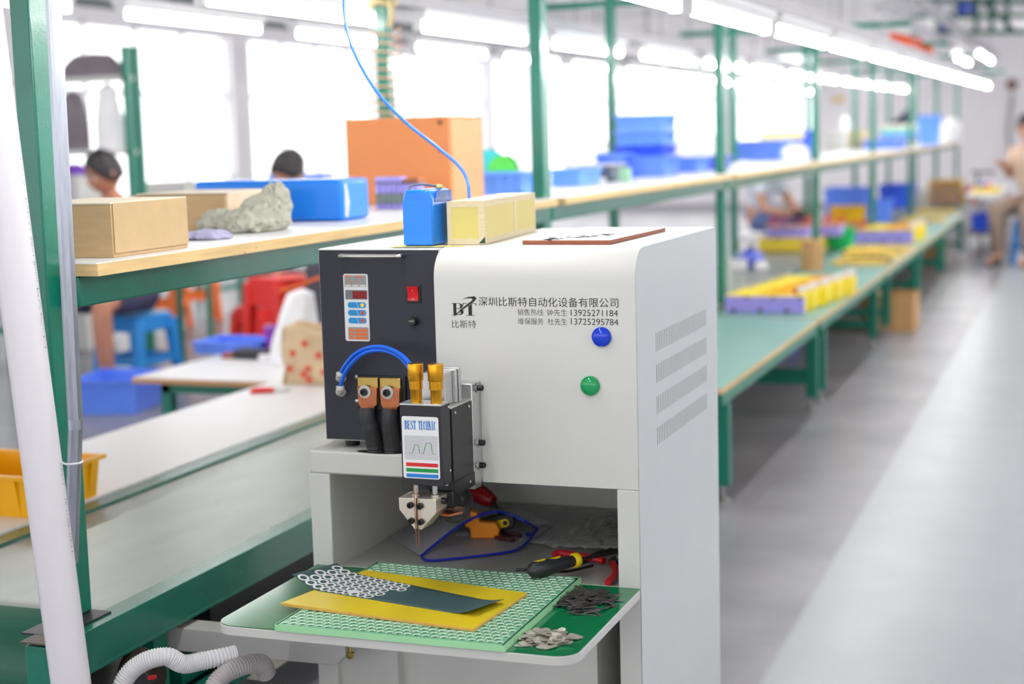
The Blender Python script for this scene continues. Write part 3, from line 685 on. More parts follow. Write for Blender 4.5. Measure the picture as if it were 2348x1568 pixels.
text_mesh('FUSE', 'fuse_lettering', (-1.4395, -1.4275, fz-.0015, fz+.0022), lambda a, b: Vector((a, yp-.0184, b)), FITW, fu)
# air fittings and the two blue hoses arching to the head
for x, z in ((-1.6210, .7595), (-1.6225, .7270)):
    MB().cyl((x, yp, z), (x, yp-.010, z), .0095, n=16).tube(spline([(x, yp-.008, z), (x+.001, yp-.020, z+.003), (x+.006, yp-.026, z+.010)], 4), .0082, 12).lathe([(.0088, -.004), (.0100, .002), (.0088, .006)], (x+.008, yp-.027, z+.013), n=14).build('hose_fitting', FITW, pu)
def hose(pts, name='air_hose'): MB().tube(spline(pts, 8), .0047, 12).build(name, BLUETUBE, pu)
hose([(-1.612, 3.209, .773), (-1.595, 3.200, .795), (-1.565, 3.190, .823), (-1.520, 3.175, .842), (-1.470, 3.155, .846), (-1.420, 3.130, .833), (-1.385, 3.105, .812), (-1.362, 3.075, .795), (-1.350, 3.058, .793)])
hose([(-1.614, 3.209, .741), (-1.603, 3.204, .766), (-1.580, 3.194, .796), (-1.540, 3.180, .826), (-1.490, 3.163, .838), (-1.440, 3.143, .832), (-1.400, 3.12, .808), (-1.372, 3.09, .772), (-1.352, 3.058, .757)])
# terminal block, lugs, cables
tb = MB().box(-1.5790, -1.4580, yp-.010, yp, .6890, .7690).build('terminal_block', BLACKP, pu, bev=.001)
for x in (-1.5860, -1.5835):
    pass
for z in (.7640, .7070): MB().lathe([(.0052, yp), (.005, yp-.002), (.002, yp-.0032), (.0005, yp-.0034)], (-1.5850, 0, z), 'Y', n=14).build('panel_screw', STEEL, pu)
for x, xb in ((-1.5500, -1.5400), (-1.4930, -1.4955)):
    MB().box(x-.0255, x+.0255, yp-.016, yp-.010, .7040, .7655).build('terminal_plate', BRASSP, tb, bev=.001)
    lg = MB().prism([(x-.024, .745), (x+.026, .743), (x+.025, .704), (x+.012, .694), (x-.016, .694), (x-.022, .704)], 'Y', yp-.023, yp-.016).build('cable_lug', COPPER, tb, bev=.001)
    mb = MB()
    for i in range(11): mb.tube([(x-.016+.0032*i, yp-.020-.004*math.sin(i*.3), .699), (x-.0145+.0030*i, yp-.021-.004*math.sin(i*.3), .688)], .0019, 6)
    mb.build('wire_strands', COPPER, lg)
    MB().lathe([(.0150, yp-.023), (.0150, yp-.0255), (.0085, yp-.0258)], (x-.004, 0, .7335), 'Y', n=24).build('washer', FITW, lg)
    bolt((x-.004, yp-.0255, .7335), (0, -1, 0), .0085, .008, lg, 'lug_bolt')
    cb = spline([(x-.001, yp-.020, .694), (x-.001+.2*(xb-x), yp-.024, .672), (x+.6*(xb-x), yp-.020, .645), (xb, yp-.012, .61), (xb, yp-.010, .594)], 6)
    MB().tube(cb, [.0185 if i < len(cb)*.4 else .0205-.0015*math.sin(i*1.1)**2 for i in range(len(cb))], 16).build('power_cable', RUBBER, tb, label='thick black sleeved cable')
MB().prism([(-1.522+.062*math.cos(i*math.pi/12), 3.222+.020*math.sin(i*math.pi/12)) for i in range(24)], 'Z', .5924, .5928).build('cable_hole', mat('cable_hole_dark', (14, 14, 15), .9, var=.0), sw)

# ------------------------------------------------------------------ arm under the plate
CAM_SCALE[:] = [1.0, 0.0]
ar = thing('support_arm', 'pale grey channel arm reaching from under the conveyor to below the work plate', 'arm', (-1.6, 2.7, .277))
MB().prism([(-1.96, .324), (-1.359, .324), (-1.359, .298), (-1.382, .277), (-1.96, .272)], 'Y', 2.675, 2.735).build('channel', mat('worn_arm_enamel', (196, 194, 192), .45, var=.04, scale=10, spots=((70, 52, 46), 50, .80)), ar, bev=.002)
MB().cyl((-1.354, 2.688, .332), (-1.354, 2.688, .298), .0034, n=10).lathe([(.006, .300), (.0082, .302), (.0082, .294), (.005, .290)], (-1.354, 2.688, 0), n=12).build('levelling_bolt', BRASSP, ar)
CAM_SCALE[:] = [0.86, 0.182]
# ------------------------------------------------------------------ on the work plate
ZP = .3202
PERF = mat('pale_green_glassfibre', (120, 186, 146), .3, var=.03, scale=6, spec=.5)
PERFE = mat('pale_green_glassfibre_edge', (164, 224, 170), .35, var=.03)
def perforated():
    x0, x1, y0, y1, z0, z1 = -1.540, -1.040, 2.722, 3.208, ZP, ZP+.0135
    r, ch, n = .0064, .0014, 12; nx, ny = 25, 26; px_, py_ = (x1-x0-.012)/nx, (y1-y0-.012)/ny
    mb = MB(); xa, ya = x0+.006, y0+.006
    for j in range(ny):
        off = (px_/2 if j % 2 else 0); ca, cb = ya+j*py_, ya+(j+1)*py_
        cols = []; k = nx if j % 2 == 0 else nx-1
        if j % 2: mb.add([(xa, ca, z1), (xa+off, ca, z1), (xa+off, cb, z1), (xa, cb, z1)], [(0, 1, 2, 3)]); xe = xa+off+k*px_; mb.add([(xe, ca, z1), (x1-.006, ca, z1), (x1-.006, cb, z1), (xe, cb, z1)], [(0, 1, 2, 3)])
        for i in range(k):
            l, rgt = xa+off+i*px_, xa+off+(i+1)*px_; cx, cy = (l+rgt)/2, (ca+cb)/2
            rim = [(cx+r*math.cos(2*math.pi*(q+.5)/n), cy+r*math.sin(2*math.pi*(q+.5)/n)) for q in range(n)]
            rim2 = [(cx+(r+ch)*math.cos(2*math.pi*(q+.5)/n), cy+(r+ch)*math.sin(2*math.pi*(q+.5)/n)) for q in range(n)]
            out = []
            for q in range(n):
                a = 2*math.pi*(q+.5)/n; c_, s_ = math.cos(a), math.sin(a); hx, hy = px_/2, py_/2
                t = min(hx/abs(c_) if abs(c_) > 1e-6 else 9, hy/abs(s_) if abs(s_) > 1e-6 else 9); out.append((cx+c_*t, cy+s_*t))
            vs = [(a, b, z1) for a, b in out]+[(a, b, z1) for a, b in rim2]+[(a, b, z1-ch) for a, b in rim]+[(a, b, z0+.001) for a, b in rim]
            fs = []
            for q in range(n):
                q2 = (q+1) % n
                fs += [(q, q2, n+q2, n+q), (2*n+q, 2*n+q2, 3*n+q2, 3*n+q)]
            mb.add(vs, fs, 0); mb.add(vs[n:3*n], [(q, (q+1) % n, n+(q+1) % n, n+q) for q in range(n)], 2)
            cr = [(rgt, cb), (l, cb), (l, ca), (rgt, ca)]   # square corners between the cell outline and its box
            for (qa, c_) in ((1, 0), (4, 1), (7, 2), (10, 3)):
                mb.add([(*out[qa], z1), (*cr[c_], z1), (*out[(qa+1) % n], z1)], [(0, 1, 2)], 0) if False else None
            for q in range(n):
                a_, b_ = out[q], out[(q+1) % n]
                if abs(a_[0]-b_[0]) > 1e-6 and abs(a_[1]-b_[1]) > 1e-6:
                    c_ = min(cr, key=lambda c: (c[0]-a_[0])**2+(c[1]-a_[1])**2+(c[0]-b_[0])**2+(c[1]-b_[1])**2)
                    mb.add([(*a_, z1), (*c_, z1), (*b_, z1)], [(0, 1, 2)], 0)
    # plain border, sides and underside
    for a in ((x0, xa, y0, y1), (x1-.006, x1, y0, y1), (xa, x1-.006, y0, ya), (xa, x1-.006, ya+ny*py_, y1)):
        mb.add([(a[0], a[2], z1), (a[1], a[2], z1), (a[1], a[3], z1), (a[0], a[3], z1)], [(0, 1, 2, 3)], 0)
    P = [(x0, y0), (x1, y0), (x1, y1), (x0, y1)]
    for i in range(4):
        a, b = P[i], P[(i+1) % 4]; mb.add([(*a, z0), (*b, z0), (*b, z1), (*a, z1)], [(0, 1, 2, 3)], 1)
    mb.add([(*p, z0+.001) for p in P], [(3, 2, 1, 0)], 0)
    o = mb.build('perforated_board', [PERF, PERFE, mat('painted_glint_rim', (226, 236, 222), .35, var=.03)]); return o  # white on the hole chamfers stands in for their bright reflections
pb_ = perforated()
tag(pb_, 'pale green board full of round holes lying on the green work plate', 'board')
# rotate a hair is not needed: the board lies square to the machine
ZB = ZP+.0136
ya_ = thing('yellow_board', 'yellow sheet lying across the perforated green board', 'board', (-1.35, 2.95, ZB))
yp4 = [(-1.588, 2.838), (-1.129, 2.783), (-1.108, 3.043), (-1.524, 3.119)]
MB().prism(yp4, 'Z', ZB, ZB+.0065).build('board_core', mat('yellow_board_edge', (222, 172, 82), .6, var=.08, scale=40), ya_, bev=.0008)
MB().prism([(p[0]*.998-.0027, p[1]*.998+.0059) for p in yp4], 'Z', ZB+.0065, ZB+.0070).build('yellow_face', mat('yellow_gloss_sheet', (230, 204, 40), .22, var=.06, scale=10, spec=.5), ya_)
# strip of grey green barley paper: rings printed on the left half, ends curling up
ZS = ZB+.0073
SA, SB = Vector((-1.600, 3.025, 0)), Vector((-1.140, 2.905, 0)); sd = (SB-SA); SLen = sd.length; sd.normalize(); sn = Vector((-sd.y, sd.x, 0)); SW = .150
def lift(t):
    return .022*max(0, (.16-t)/.16)**1.6+.013*max(0, (t-.86)/.14)**2
def strip_pt(t, v, dz=0.0):
    wv = SW*(1.0-.32*t) if t > .1 else SW*(1.0-.032)
    c = SA+sd*SLen*t+sn*(v-.5)*wv
    return Vector((c.x-(.004*max(0, .1-t)*10), c.y, ZS+lift(t)*(1.25-.5*v)+dz))
STRIP = mat('grey_green_paper', (54, 84, 86), .6, var=.10, scale=120, bump=.1, bscale=500)
sp_ = MB().grid(lambda u, v: strip_pt(u, v), 40, 8).build('insulating_paper_strip', STRIP, solid=.0005)
tag(sp_, 'grey green paper strip with white rings lying over the yellow sheet', 'paper strip')
RINGW = mat('white_ring_sticker', (236, 238, 238), .4, var=.02)
mb = MB(); nu_, nv_ = 11, 5
def ringcell(u0, v0, ru, rv, rin, keep=1):
    n = 14
    for q in range(n):
        a, b = 2*math.pi*q/n, 2*math.pi*(q+1)/n
        mb.add([strip_pt(u0+ru*k*math.cos(t), v0+rv*k*math.sin(t), .0007) for t, k in ((a, 1), (b, 1), (b, rin), (a, rin))], [(0, 1, 2, 3)])
for i in range(nu_):
    for j in range(nv_):
        u0 = .035+.0415*i+(.0207 if j % 2 else 0); v0 = .115+.192*j
        if u0 < .475 and not (i == 10 and j < 3): ringcell(u0, v0, .0222, .100, .58)
mb.add([strip_pt(.30+.030*math.cos(a)*(1+.25*math.sin(3*a)), .20+.10*math.sin(a), .0011) for a in [2*math.pi*q/20 for q in range(20)]], [tuple(range(20))])
mb.build('white_rings', RINGW, sp_, label='white gasket rings')
# nickel tabs in two heaps, each tab its own thing
TABD = mat('dark_nickel_tab', (128, 124, 124), .32, .85, var=.2, scale=30); TABL = mat('light_nickel_tab', (214, 208, 196), .36, .8, var=.10, scale=30)
def tab_mesh(kind):
    if kind == 'fork':
        out = [(-.030, -.0055), (.012, -.0055), (.012, -.0012), (.028, -.0012), (.030, 0), (.028, .0012), (.012, .0012), (.012, .0055), (-.030, .0055), (-.022, .0012), (-.022, -.0012)]
    elif kind == 'bar': out = [(-.028, -.004), (-.008, -.004), (-.008, -.0026), (.004, -.0026), (.004, -.004), (.028, -.004), (.028, .004), (.004, .004), (.004, .0026), (-.008, .0026), (-.008, .004), (-.028, .004)]
    else: out = rrect(-.016, .016, -.0075, .0075, .0065, 4)
    return MB().prism(out, 'Z', -.00025, .00025)
def heap(protos, m_, n, poly, zmax, label, group, tilt):
    first_ = {}
    for i in range(n):
        k = protos[i % len(protos)]
        if k not in first_:
            CAM_SCALE[:] = [.86, 0]; o = tab_mesh(k).build('nickel_tab', m_); CAM_SCALE[:] = [.86, .182]; first_[k] = o; tag(o, label, 'metal tab', group)
        else: o = first_[k].copy(); COL.objects.link(o)
        while True:
            a, b = random.gauss(.5, .26), random.gauss(.5, .26)
            if 0 < a < 1 and 0 < b < 1: break
        q = poly[0].lerp(poly[1], a).lerp(poly[3].lerp(poly[2], a), b)
        hgt = zmax*max(0, 1-1.7*math.hypot(a-.5, b-.5))*(i/n)
        o.location = cv((q.x, q.y, ZP+.0012+hgt+random.uniform(0, .002))); o.rotation_euler = (random.gauss(0, tilt), random.gauss(0, tilt), random.uniform(0, 6.28) if random.random() < .5 else random.gauss(.5, .5))
heap(['fork', 'bar'], TABD, 110, [pz(1255, 1392, ZP), pz(1370, 1418, ZP), pz(1425, 1368, ZP), pz(1300, 1343, ZP)], .014, 'thin dark metal tab in the larger heap beside the perforated board', 'dark tabs heaped on the plate', .10)
heap(['oval'], TABL, 70, [pz(1172, 1478, ZP), pz(1270, 1490, ZP), pz(1340, 1462, ZP), pz(1215, 1432, ZP)], .012, 'small rounded pale metal tab in the smaller heap at the plate front', 'pale tabs heaped at the plate front', .12)
# screwdriver
def along(a, b):
    a, b = Vector(a), Vector(b); d = (b-a).normalized(); x = d; y = Vector((0, 0, 1)).cross(x).normalized(); z = x.cross(y)
    return Matrix(((x.x, y.x, z.x, a.x), (x.y, y.y, z.y, a.y), (x.z, y.z, z.z, a.z), (0, 0, 0, 1)))
sa, sb = tuple(pz(1216, 1309, ZB+.0205)), tuple(pz(1304, 1288, ZB+.019)); Ms = along(sa, sb); sL = (Vector(sb)-Vector(sa)).length
t = thing('screwdriver', 'black handled screwdriver with yellow collar resting on the perforated board', 'screwdriver', sa)
MB().lathe([(.001, -.004), (.010, -.002), (.017, .006), (.0195, .020), (.0192, .045), (.0165, .085), (.0135, .112), (.0130, .125)], n=10, ax='X').xform(Ms).build('handle', mat('soft_black_grip', (38, 40, 44), .42, var=.06, scale=40), t)
MB().lathe([(.0150, .125), (.0172, .129), (.0172, .139), (.0150, .142)], n=20, ax='X').xform(Ms).build('collar', mat('yellow_grip_inlay', (236, 206, 10), .35, var=.03), t)
mb = MB()
for x0_ in (.028, .072):
    mb.add([(x0_+.017*math.cos(a), .0065*math.sin(a), (.0200 if x0_ < .05 else .0183)-.0022*(math.sin(a)**2)) for a in [2*math.pi*q/16 for q in range(16)]], [tuple(range(16))])
mb.xform(Ms).build('grip_inlay', MATS['yellow_grip_inlay'], t)
MB().cyl((.14, 0, 0), (.30, 0, -.004), .0045, n=12).xform(Ms).build('shaft', mat('dark_steel_shaft', (70, 68, 70), .3, .9, var=.05), t)
MB().tube(spline([(-1.195, 3.215, ZB+.004), (-1.175, 3.215, ZB+.006), (-1.14, 3.235, ZB+.004), (-1.10, 3.28, .323), (-1.06, 3.36, .318)], 5), .0035, 8).build('wire_offcut', BLACKP)
tag(bpy.data.objects['wire_offcut'], 'short black wire with bare end lying beneath the screwdriver', 'wire')
# pliers
t = thing('pliers', 'pliers with red dipped handles lying inside the welder opening', 'pliers', (-1.03, 3.38, .32))
ZF = .3105
pv = Vector((-1.015, 3.405, ZF+.014))
MB().tube(spline([pz(1268, 1272, ZF+.012), pz(1290, 1268, ZF+.014), pz(1340, 1276, ZF+.015), pz(1385, 1286, ZF+.015)], 6), [.0072]+[.0082]*5+[.0078]*13, 12).build('handle', REDR, t)
MB().tube(spline([pz(1393, 1336, ZF+.010), pz(1407, 1322, ZF+.011), pz(1411, 1305, ZF+.012), pz(1405, 1292, ZF+.013)], 6), [.0072]+[.0082]*18, 12).build('handle', REDR, t)
PJ = mat('dark_plier_steel', (58, 54, 54), .35, .9, var=.15)
MB().prism([(pv.x-.012, pv.y-.030), (pv.x+.012, pv.y-.028), (pv.x+.022, pv.y), (pv.x+.030, pv.y+.05), (pv.x+.012, pv.y+.06), (pv.x-.008, pv.y+.012)], 'Z', ZF+.006, ZF+.021).build('jaw', PJ, t, bev=.002)
MB().cyl((pv.x+.006, pv.y-.004, ZF+.020), (pv.x+.006, pv.y-.004, ZF+.024), .007).build('pivot', STEEL, t)
# dark file lying behind the pliers
t = MB().bar(pz(1318, 1292, ZF+.004), pz(1450, 1240, ZF+.006), .024, .006).build('flat_file', mat('dark_file_steel', (66, 60, 58), .4, .6, var=.1), bev=.001); tag(t, 'dark flat bar tool lying behind the red pliers', 'tool')

# ------------------------------------------------------------------ inside the opening
def film_mat(name, col, alpha, rough=.2, ribs=None):
    m = mat(name, col, rough, var=.05, scale=20, alpha=alpha, bump=.25 if not ribs else 0, bscale=14)
    if ribs:
        nt = m.node_tree; N = nt.nodes; L = nt.links; tc = N.new('ShaderNodeTexCoord'); wv_ = N.new('ShaderNodeTexWave')
        wv_.wave_type = 'BANDS'; wv_.bands_direction = ribs[0]; wv_.inputs['Scale'].default_value = ribs[1]; wv_.inputs['Distortion'].default_value = 0.3
        L.new(tc.outputs['Object'], wv_.inputs['Vector']); bp = N.new('ShaderNodeBump'); bp.inputs['Strength'].default_value = .9; bp.inputs['Distance'].default_value = .004
        L.new(wv_.outputs['Fac'], bp.inputs['Height']); L.new(bp.outputs[0], N['Principled BSDF'].inputs['Normal'])
    return m
def smooth_n(x, y): return .5*math.sin(x*31+y*17)+.3*math.sin(x*57-y*41+1)+.2*math.sin(x*97+y*83+2)
# ribbed clear sheet at the back, with a crumpled clear bag on it
fl = MB().grid(lambda u, v: Vector((-1.62+.63*u+.03*(1-v), 3.56+.36*v-.05*u, ZF+.003+.0020*abs(math.sin(u*170))+.0012*smooth_n(u, v))), 480, 8).build('ribbed_film', film_mat('ribbed_clear_film', (206, 210, 210), .5, .24), solid=.0004)
tag(fl, 'ribbed clear plastic film spread at the back of the welder opening', 'plastic film')
fb = MB().grid(lambda u, v: Vector((-1.21+.245*u, 3.47+.30*v+.03*u*(1-v), ZF+.010+.030*math.sin(math.pi*min(1, v*1.05))*u*(.6+.4*smooth_n(u*1.3, v*1.2))+.006*smooth_n(u*2, v*2)+.006)), 24, 20).build('clear_bag', film_mat('clear_crumpled_film', (214, 216, 210), .42, .15), solid=.0004)
tag(fb, 'crumpled clear plastic bag lying right in the welder opening', 'plastic bag')
# blue zip pouch: mouth gaping towards the camera, body running back to the left
t = thing('zip_pouch', 'grey mesh pouch with blue zip gaping open inside the welder', 'pouch', (-1.40, 3.40, ZF))
lowp = [pz(966, 1276, ZF+.004), pz(985, 1285, ZF+.004), pz(1050, 1280, ZF+.004), pz(1110, 1273, ZF+.005), pz(1180, 1262, ZF+.006), pz(1212, 1240, ZF+.008), pz(1232, 1212, ZF+.012)]
ylin = lambda u: lowp[0].y+(lowp[-1].y-lowp[0].y)*u
upp = [lowp[0]+Vector((0, 0, .002))]+[py(u_, v_, yy) for u_, v_, yy in ((1000, 1246, 3.40), (1050, 1208, 3.46), (1098, 1182, 3.51), (1140, 1173, 3.54), (1172, 1180, 3.56), (1205, 1196, 3.56))]+[lowp[-1]+Vector((0, 0, .002))]
LWs, UPs = spline(lowp, 6), spline(upp, 6)
ZIP = mat('blue_zip', (24, 40, 176), .35, var=.04)
MB().tube(UPs+list(reversed(LWs))[1:-1], .0032, 8, closed=True).build('zip', ZIP, t)
def at_(L_, s):
    f = s*(len(L_)-1); i = min(int(f), len(L_)-2); return L_[i].lerp(L_[i+1], f-i)
POU = film_mat('mesh_pouch_fabric', (228, 228, 238), .66, .35, ('X', 60))
far = [pz(893, 1232, ZF+.002), Vector((-1.62, 3.70, ZF+.004)), Vector((-1.40, 3.80, ZF+.006)), Vector((-1.28, 3.72, ZF+.006)), lowp[-1]+Vector((.01, .05, 0))]
FRs = spline(far, 8)
MB().grid(lambda u, v: at_(UPs, u).lerp(at_(FRs, u), v)+Vector((0, 0, .012*math.sin(math.pi*v)*math.sin(math.pi*u))), 30, 10).build('upper_panel', POU, t)
MB().grid(lambda u, v: at_(LWs, u).lerp(at_(FRs, u), v)-Vector((0, 0, .0005)), 30, 10).build('lower_panel', film_mat('pouch_lower_fabric', (178, 176, 184), .85, .4), t)
e = lowp[-1]; MB().tube(spline([e, e+Vector((-.002, -.02, -.004)), e+Vector((.004, -.035, -.003)), e+Vector((-.008, -.05, -.006))], 5), .003, 8).build('zip_pull', ZIP, t)
MB().tube([e+Vector((-.004+.008*math.cos(a), -.045+.010*math.sin(a), -.004)) for a in [2*math.pi*q/12 for q in range(12)]], .0025, 6, closed=True).build('pull_ring', ZIP, t)
# tools in the pouch
OT = mat('orange_tool_plastic', (236, 140, 16), .35, var=.04)
t = thing('glue_gun', 'orange tool lying in the open blue-zipped pouch', 'tool', (-1.45, 3.55, ZF))
c0 = pz(1112, 1232, ZF+.006)
Mo = Matrix.Translation(c0) @ Matrix.Rotation(math.radians(14), 4, 'Z')
MB().prism([(-.034, 0), (.034, 0), (.040, .022), (.030, .040), (-.012, .042), (-.016, .066), (-.034, .070), (-.034, .044), (-.048, .038), (-.048, .030), (-.036, .026)], 'Y', -.014, .014).xform(Mo).build('tool_body', OT, t, bev=.006, seg=3)
MB().cyl((-.050, 0, .034), (-.095, 0, .030), .005, n=10).xform(Mo).build('tool_shaft', BLACKP, t)
t = thing('utility_knife', 'black and yellow knife lying behind the orange tool in the pouch', 'knife', (-1.4, 3.6, ZF))
c1 = py(1140, 1202, c0.y+.035)
Mk = Matrix.Translation(c1) @ Matrix.Rotation(math.radians(6), 4, 'Z') @ Matrix.Rotation(math.radians(-14), 4, 'Y')
MB().prism(rrect(-.060, .048, -.017, .022, .015, 6), 'Y', -.009, .009).xform(Mk).build('knife_body', BLACKP, t, bev=.002)
MB().prism(rrect(-.046, .034, -.009, .011, .009, 6), 'Y', -.0105, -.0085).xform(Mk).build('knife_inlay', MATS['yellow_grip_inlay'], t)
MB().cyl((.025, -.0100, .001), (.025, -.0120, .001), .006).xform(Mk).build('knife_wheel', BLACKP, t)
for i, (u_, v_, lab_) in enumerate(((1165, 1225, 'dark red cable end lying right of the orange tool in the pouch'), (1150, 1235, 'second dark red cable end lying under the first in the pouch'))):
    c = pz(u_, v_, ZF+.010); o = MB().tube(spline([c+Vector((-.03, .02, 0)), c, c+Vector((.02, -.01, .004)), c+Vector((.035, .0, -.002))], 5), .0055, 8).build('cable_end', mat('dark_red_cable', (74, 26, 28), .45, var=.1)); tag(o, lab_, 'cable')
# red ribbed thing hanging at the back
t = thing('red_ribbed_grip', 'dark red ribbed grip leaning at the back of the welder opening', 'grip', (-1.53, 3.8, ZF))
rp = spline([py(1070, 1122, 3.80), py(1098, 1132, 3.76), py(1132, 1150, 3.74)], 10)
RG = mat('dark_red_grip', (150, 16, 26), .4, var=.06)
MB().tube(rp, [.010+.016*math.sin(math.pi*(.12+.8*i/(len(rp)-1))) for i in range(len(rp))], 12).build('grip_body', RG, t)
mb = MB()
for i in range(1, 9):
    p = at_(rp, i/9); r_ = .010+.016*math.sin(math.pi*(.12+.8*i/9)); mb.ball(p+Vector((.3*r_, -.55*r_, .78*r_)), .0050, n=8, m=6)
mb.build('grip_beads', RG, t)
p = rp[-1]; MB().tube([p, p+Vector((.02, -.01, -.03)), Vector((p.x+.06, p.y-.02, ZF+.005))], .006, 8).build('grip_stem', BLACKP, t)

# ------------------------------------------------------------------ on top of the welder
t = thing('blue_battery_pack', 'blue shrink wrapped battery pack with wire, standing on the welder top', 'battery', (-1.43, 3.36, ZT))
zt = ZT+.0012
prof = [(-1.475, zt), (-1.402, zt), (-1.402, zt+.105), (-1.412, zt+.128), (-1.468, zt+.128), (-1.475, zt+.110)]
MB().prism([(x, z) for x, z in prof], 'Y', 3.285, 3.415).build('pack_body', BLUEB, t, bev=.006, seg=3)
MB().box(-1.4735, -1.4035, 3.2835, 3.2852, zt+.003, zt+.103).build('front_fold', mat('blue_wrap_face', (34, 138, 246), .3, var=.03), t)
MB().prism([(3.30, zt+.100), (3.40, zt+.098), (3.40, zt+.124), (3.32, zt+.125)], 'X', -1.4028, -1.4005).build('side_fold', mat('blue_wrap_crease', (46, 96, 186), .12, var=.25, scale=40, bump=.5, bscale=60), t)
MB().tube(spline([(-1.466, 3.30, zt+.120), (-1.462, 3.305, zt+.136), (-1.445, 3.33, zt+.139), (-1.43, 3.35, zt+.136), (-1.418, 3.365, zt+.133)], 6), .003, 8).build('lead_wire', mat('grey_lead_wire', (120, 120, 130), .4, var=.05), t)
MB().ball((-1.417, 3.366, zt+.132), .010, .008, .006).build('lead_tape', mat('tan_tape_end', (222, 196, 120), .5, var=.05), t)
t = thing('taped_yellow_box', 'long yellow board box bound with clear tape on the welder top', 'box', (-1.34, 3.5, ZT))
# right edge of the front: (1110,562); far right corner (1228,528)
a0, a1 = pz(1012, 563, ZT), pz(1112, 561, ZT); b1 = pz(1228, 530, ZT)
ax_ = (b1-a1); Lb = ax_.length; ax_.normalize(); ay_ = Vector((ax_.y, -ax_.x, 0)); Wb = .088; Hb = .098
O = a1.copy(); O.z = ZT+.0012
BM = lambda a, b, c: O+ax_*a-ay_*b+Vector((0, 0, c))
def bbox(mb, a_0, a_1, b_0, b_1, c_0, c_1, mi=0):
    vs = [BM(a, b, c) for c in (c_0, c_1) for b in (b_0, b_1) for a in (a_0, a_1)]
    return mb.add(vs, [(0, 2, 3, 1), (4, 5, 7, 6), (0, 1, 5, 4), (2, 6, 7, 3), (0, 4, 6, 2), (1, 3, 7, 5)], mi)
YB_ = mat('yellow_epoxy_board', (222, 206, 118), .35, var=.04, scale=8); TP = mat('fibre_tape', (226, 210, 168), .4, var=.10, scale=60, stretch=(1, 1, 14))
bbox(MB(), 0, Lb, 0, Wb, 0, Hb).build('box_body', YB_, t, bev=.002)
mb = MB()
e_ = .0006
for c_0, c_1 in ((-.0004, .013), (Hb-.013, Hb+e_)): bbox(mb, -e_, Lb+e_, -e_, .0002, c_0, c_1); bbox(mb, -e_, .0002, -e_, Wb+e_, c_0, c_1)
for b_0, b_1 in ((-e_, .014), (Wb-.010, Wb+e_)): bbox(mb, -e_*1.4, .0002, b_0, b_1, 0, Hb)
for a_0, a_1 in ((-e_, .010), (Lb-.012, Lb+e_)): bbox(mb, a_0, a_1, -e_*1.4, .0002, 0, Hb)
bbox(mb, Lb*.55, Lb*.60, -e_*1.2, .0002, 0, Hb)
bbox(mb, -e_, Lb+e_, -e_, .016, Hb-.0002, Hb+e_); bbox(mb, -e_, Lb+e_, Wb-.016, Wb+e_, Hb-.0002, Hb+e_)
mb.build('tape_strips', TP, t, label='pale fibre tape along the edges')
bbox(MB(), .05, Lb-.004, .006, Wb-.006, Hb+e_*.5, Hb+e_*1.3).build('lid_face', mat('cream_epoxy_lid', (240, 236, 214), .35, var=.02), t)
mb = MB(); mb.add([BM(-.0012, -.0012, .002), BM(-.0012, .014, .002), BM(-.0012, -.0012, .018)], [(0, 1, 2)]); mb.build('torn_corner', mat('dark_green_inside', (40, 66, 54), .5, var=.05), t)
o = MB().prism([(-1.50, 3.262), (-1.325, 3.272), (-1.33, 3.30), (-1.50, 3.35)], 'Z', ZT+.0002, ZT+.0010).build('yellow_sheet', mat('yellow_green_sheet', (226, 214, 130), .4, var=.05)); tag(o, 'thin yellow sheet lying under the blue battery pack', 'sheet')
t = thing('brown_panel', 'thin brown hardboard panel with printed white face on the welder top', 'board', (-1.1, 3.55, ZT))
q = [pz(1198, 561, ZT), pz(1399, 561, ZT), pz(1526, 531, ZT), pz(1345, 529, ZT)]
MB().prism([(p.x, p.y) for p in q], 'Z', ZT+.0006, ZT+.0095).build('panel_core', mat('brown_hardboard', (150, 84, 56), .6, var=.06, scale=40), t, bev=.0005)
cen = sum((p for p in q), Vector())/4
MB().prism([((p.x-cen.x)*.985+cen.x, (p.y-cen.y)*.985+cen.y) for p in q], 'Z', ZT+.0095, ZT+.0100).build('white_face', mat('white_printed_face', (240, 238, 232), .4, var=.02), t)
mb = MB()
for i in range(70):
    (u_, v_, du, dv) = random.choice(((1268, 548, 22, 3), (1268, 548, 22, 3), (1325, 544, 30, 1.2), (1392, 538, 20, 2.6), (1360, 541, 30, 1.5)))
    cu_, cv_ = random.gauss(u_, du*.6), random.gauss(v_, dv*.6); a_, b_ = random.uniform(3, 9), random.uniform(.4, 1.1); an = random.uniform(0, 6)
    mb.add([pz(cu_+a_*math.cos(t)*(1+.4*math.sin(3*t+an)), cv_+b_*math.sin(t), ZT+.0102) for t in [2*math.pi*k/9 for k in range(9)]], [tuple(range(9))])
mb.build('printed_marks', mat('dark_green_print', (60, 82, 74), .5, var=.3, scale=90), t)
# blue hose hanging from above down behind the yellow box
hp = [pd(786, -60, 3.9), pd(790, 40, 3.9), pd(812, 120, 3.9), pd(860, 205, 3.88), pd(930, 280, 3.85), pd(1000, 335, 3.82), pd(1050, 378, 3.8), pd(1070, 410, 3.78), pd(1076, 450, 3.75)]
hp += [Vector((hp[-1].x, hp[-1].y, ZT+.006))]
o = MB().tube(spline([hp[0]+Vector((-.02, 0, .5))]+hp, 6), .0042, 10).build('air_hose', LBLUE); tag(o, 'pale blue air hose hanging from above to the welder top', 'hose')

CAM_SCALE[:] = [1.0, 0.0]
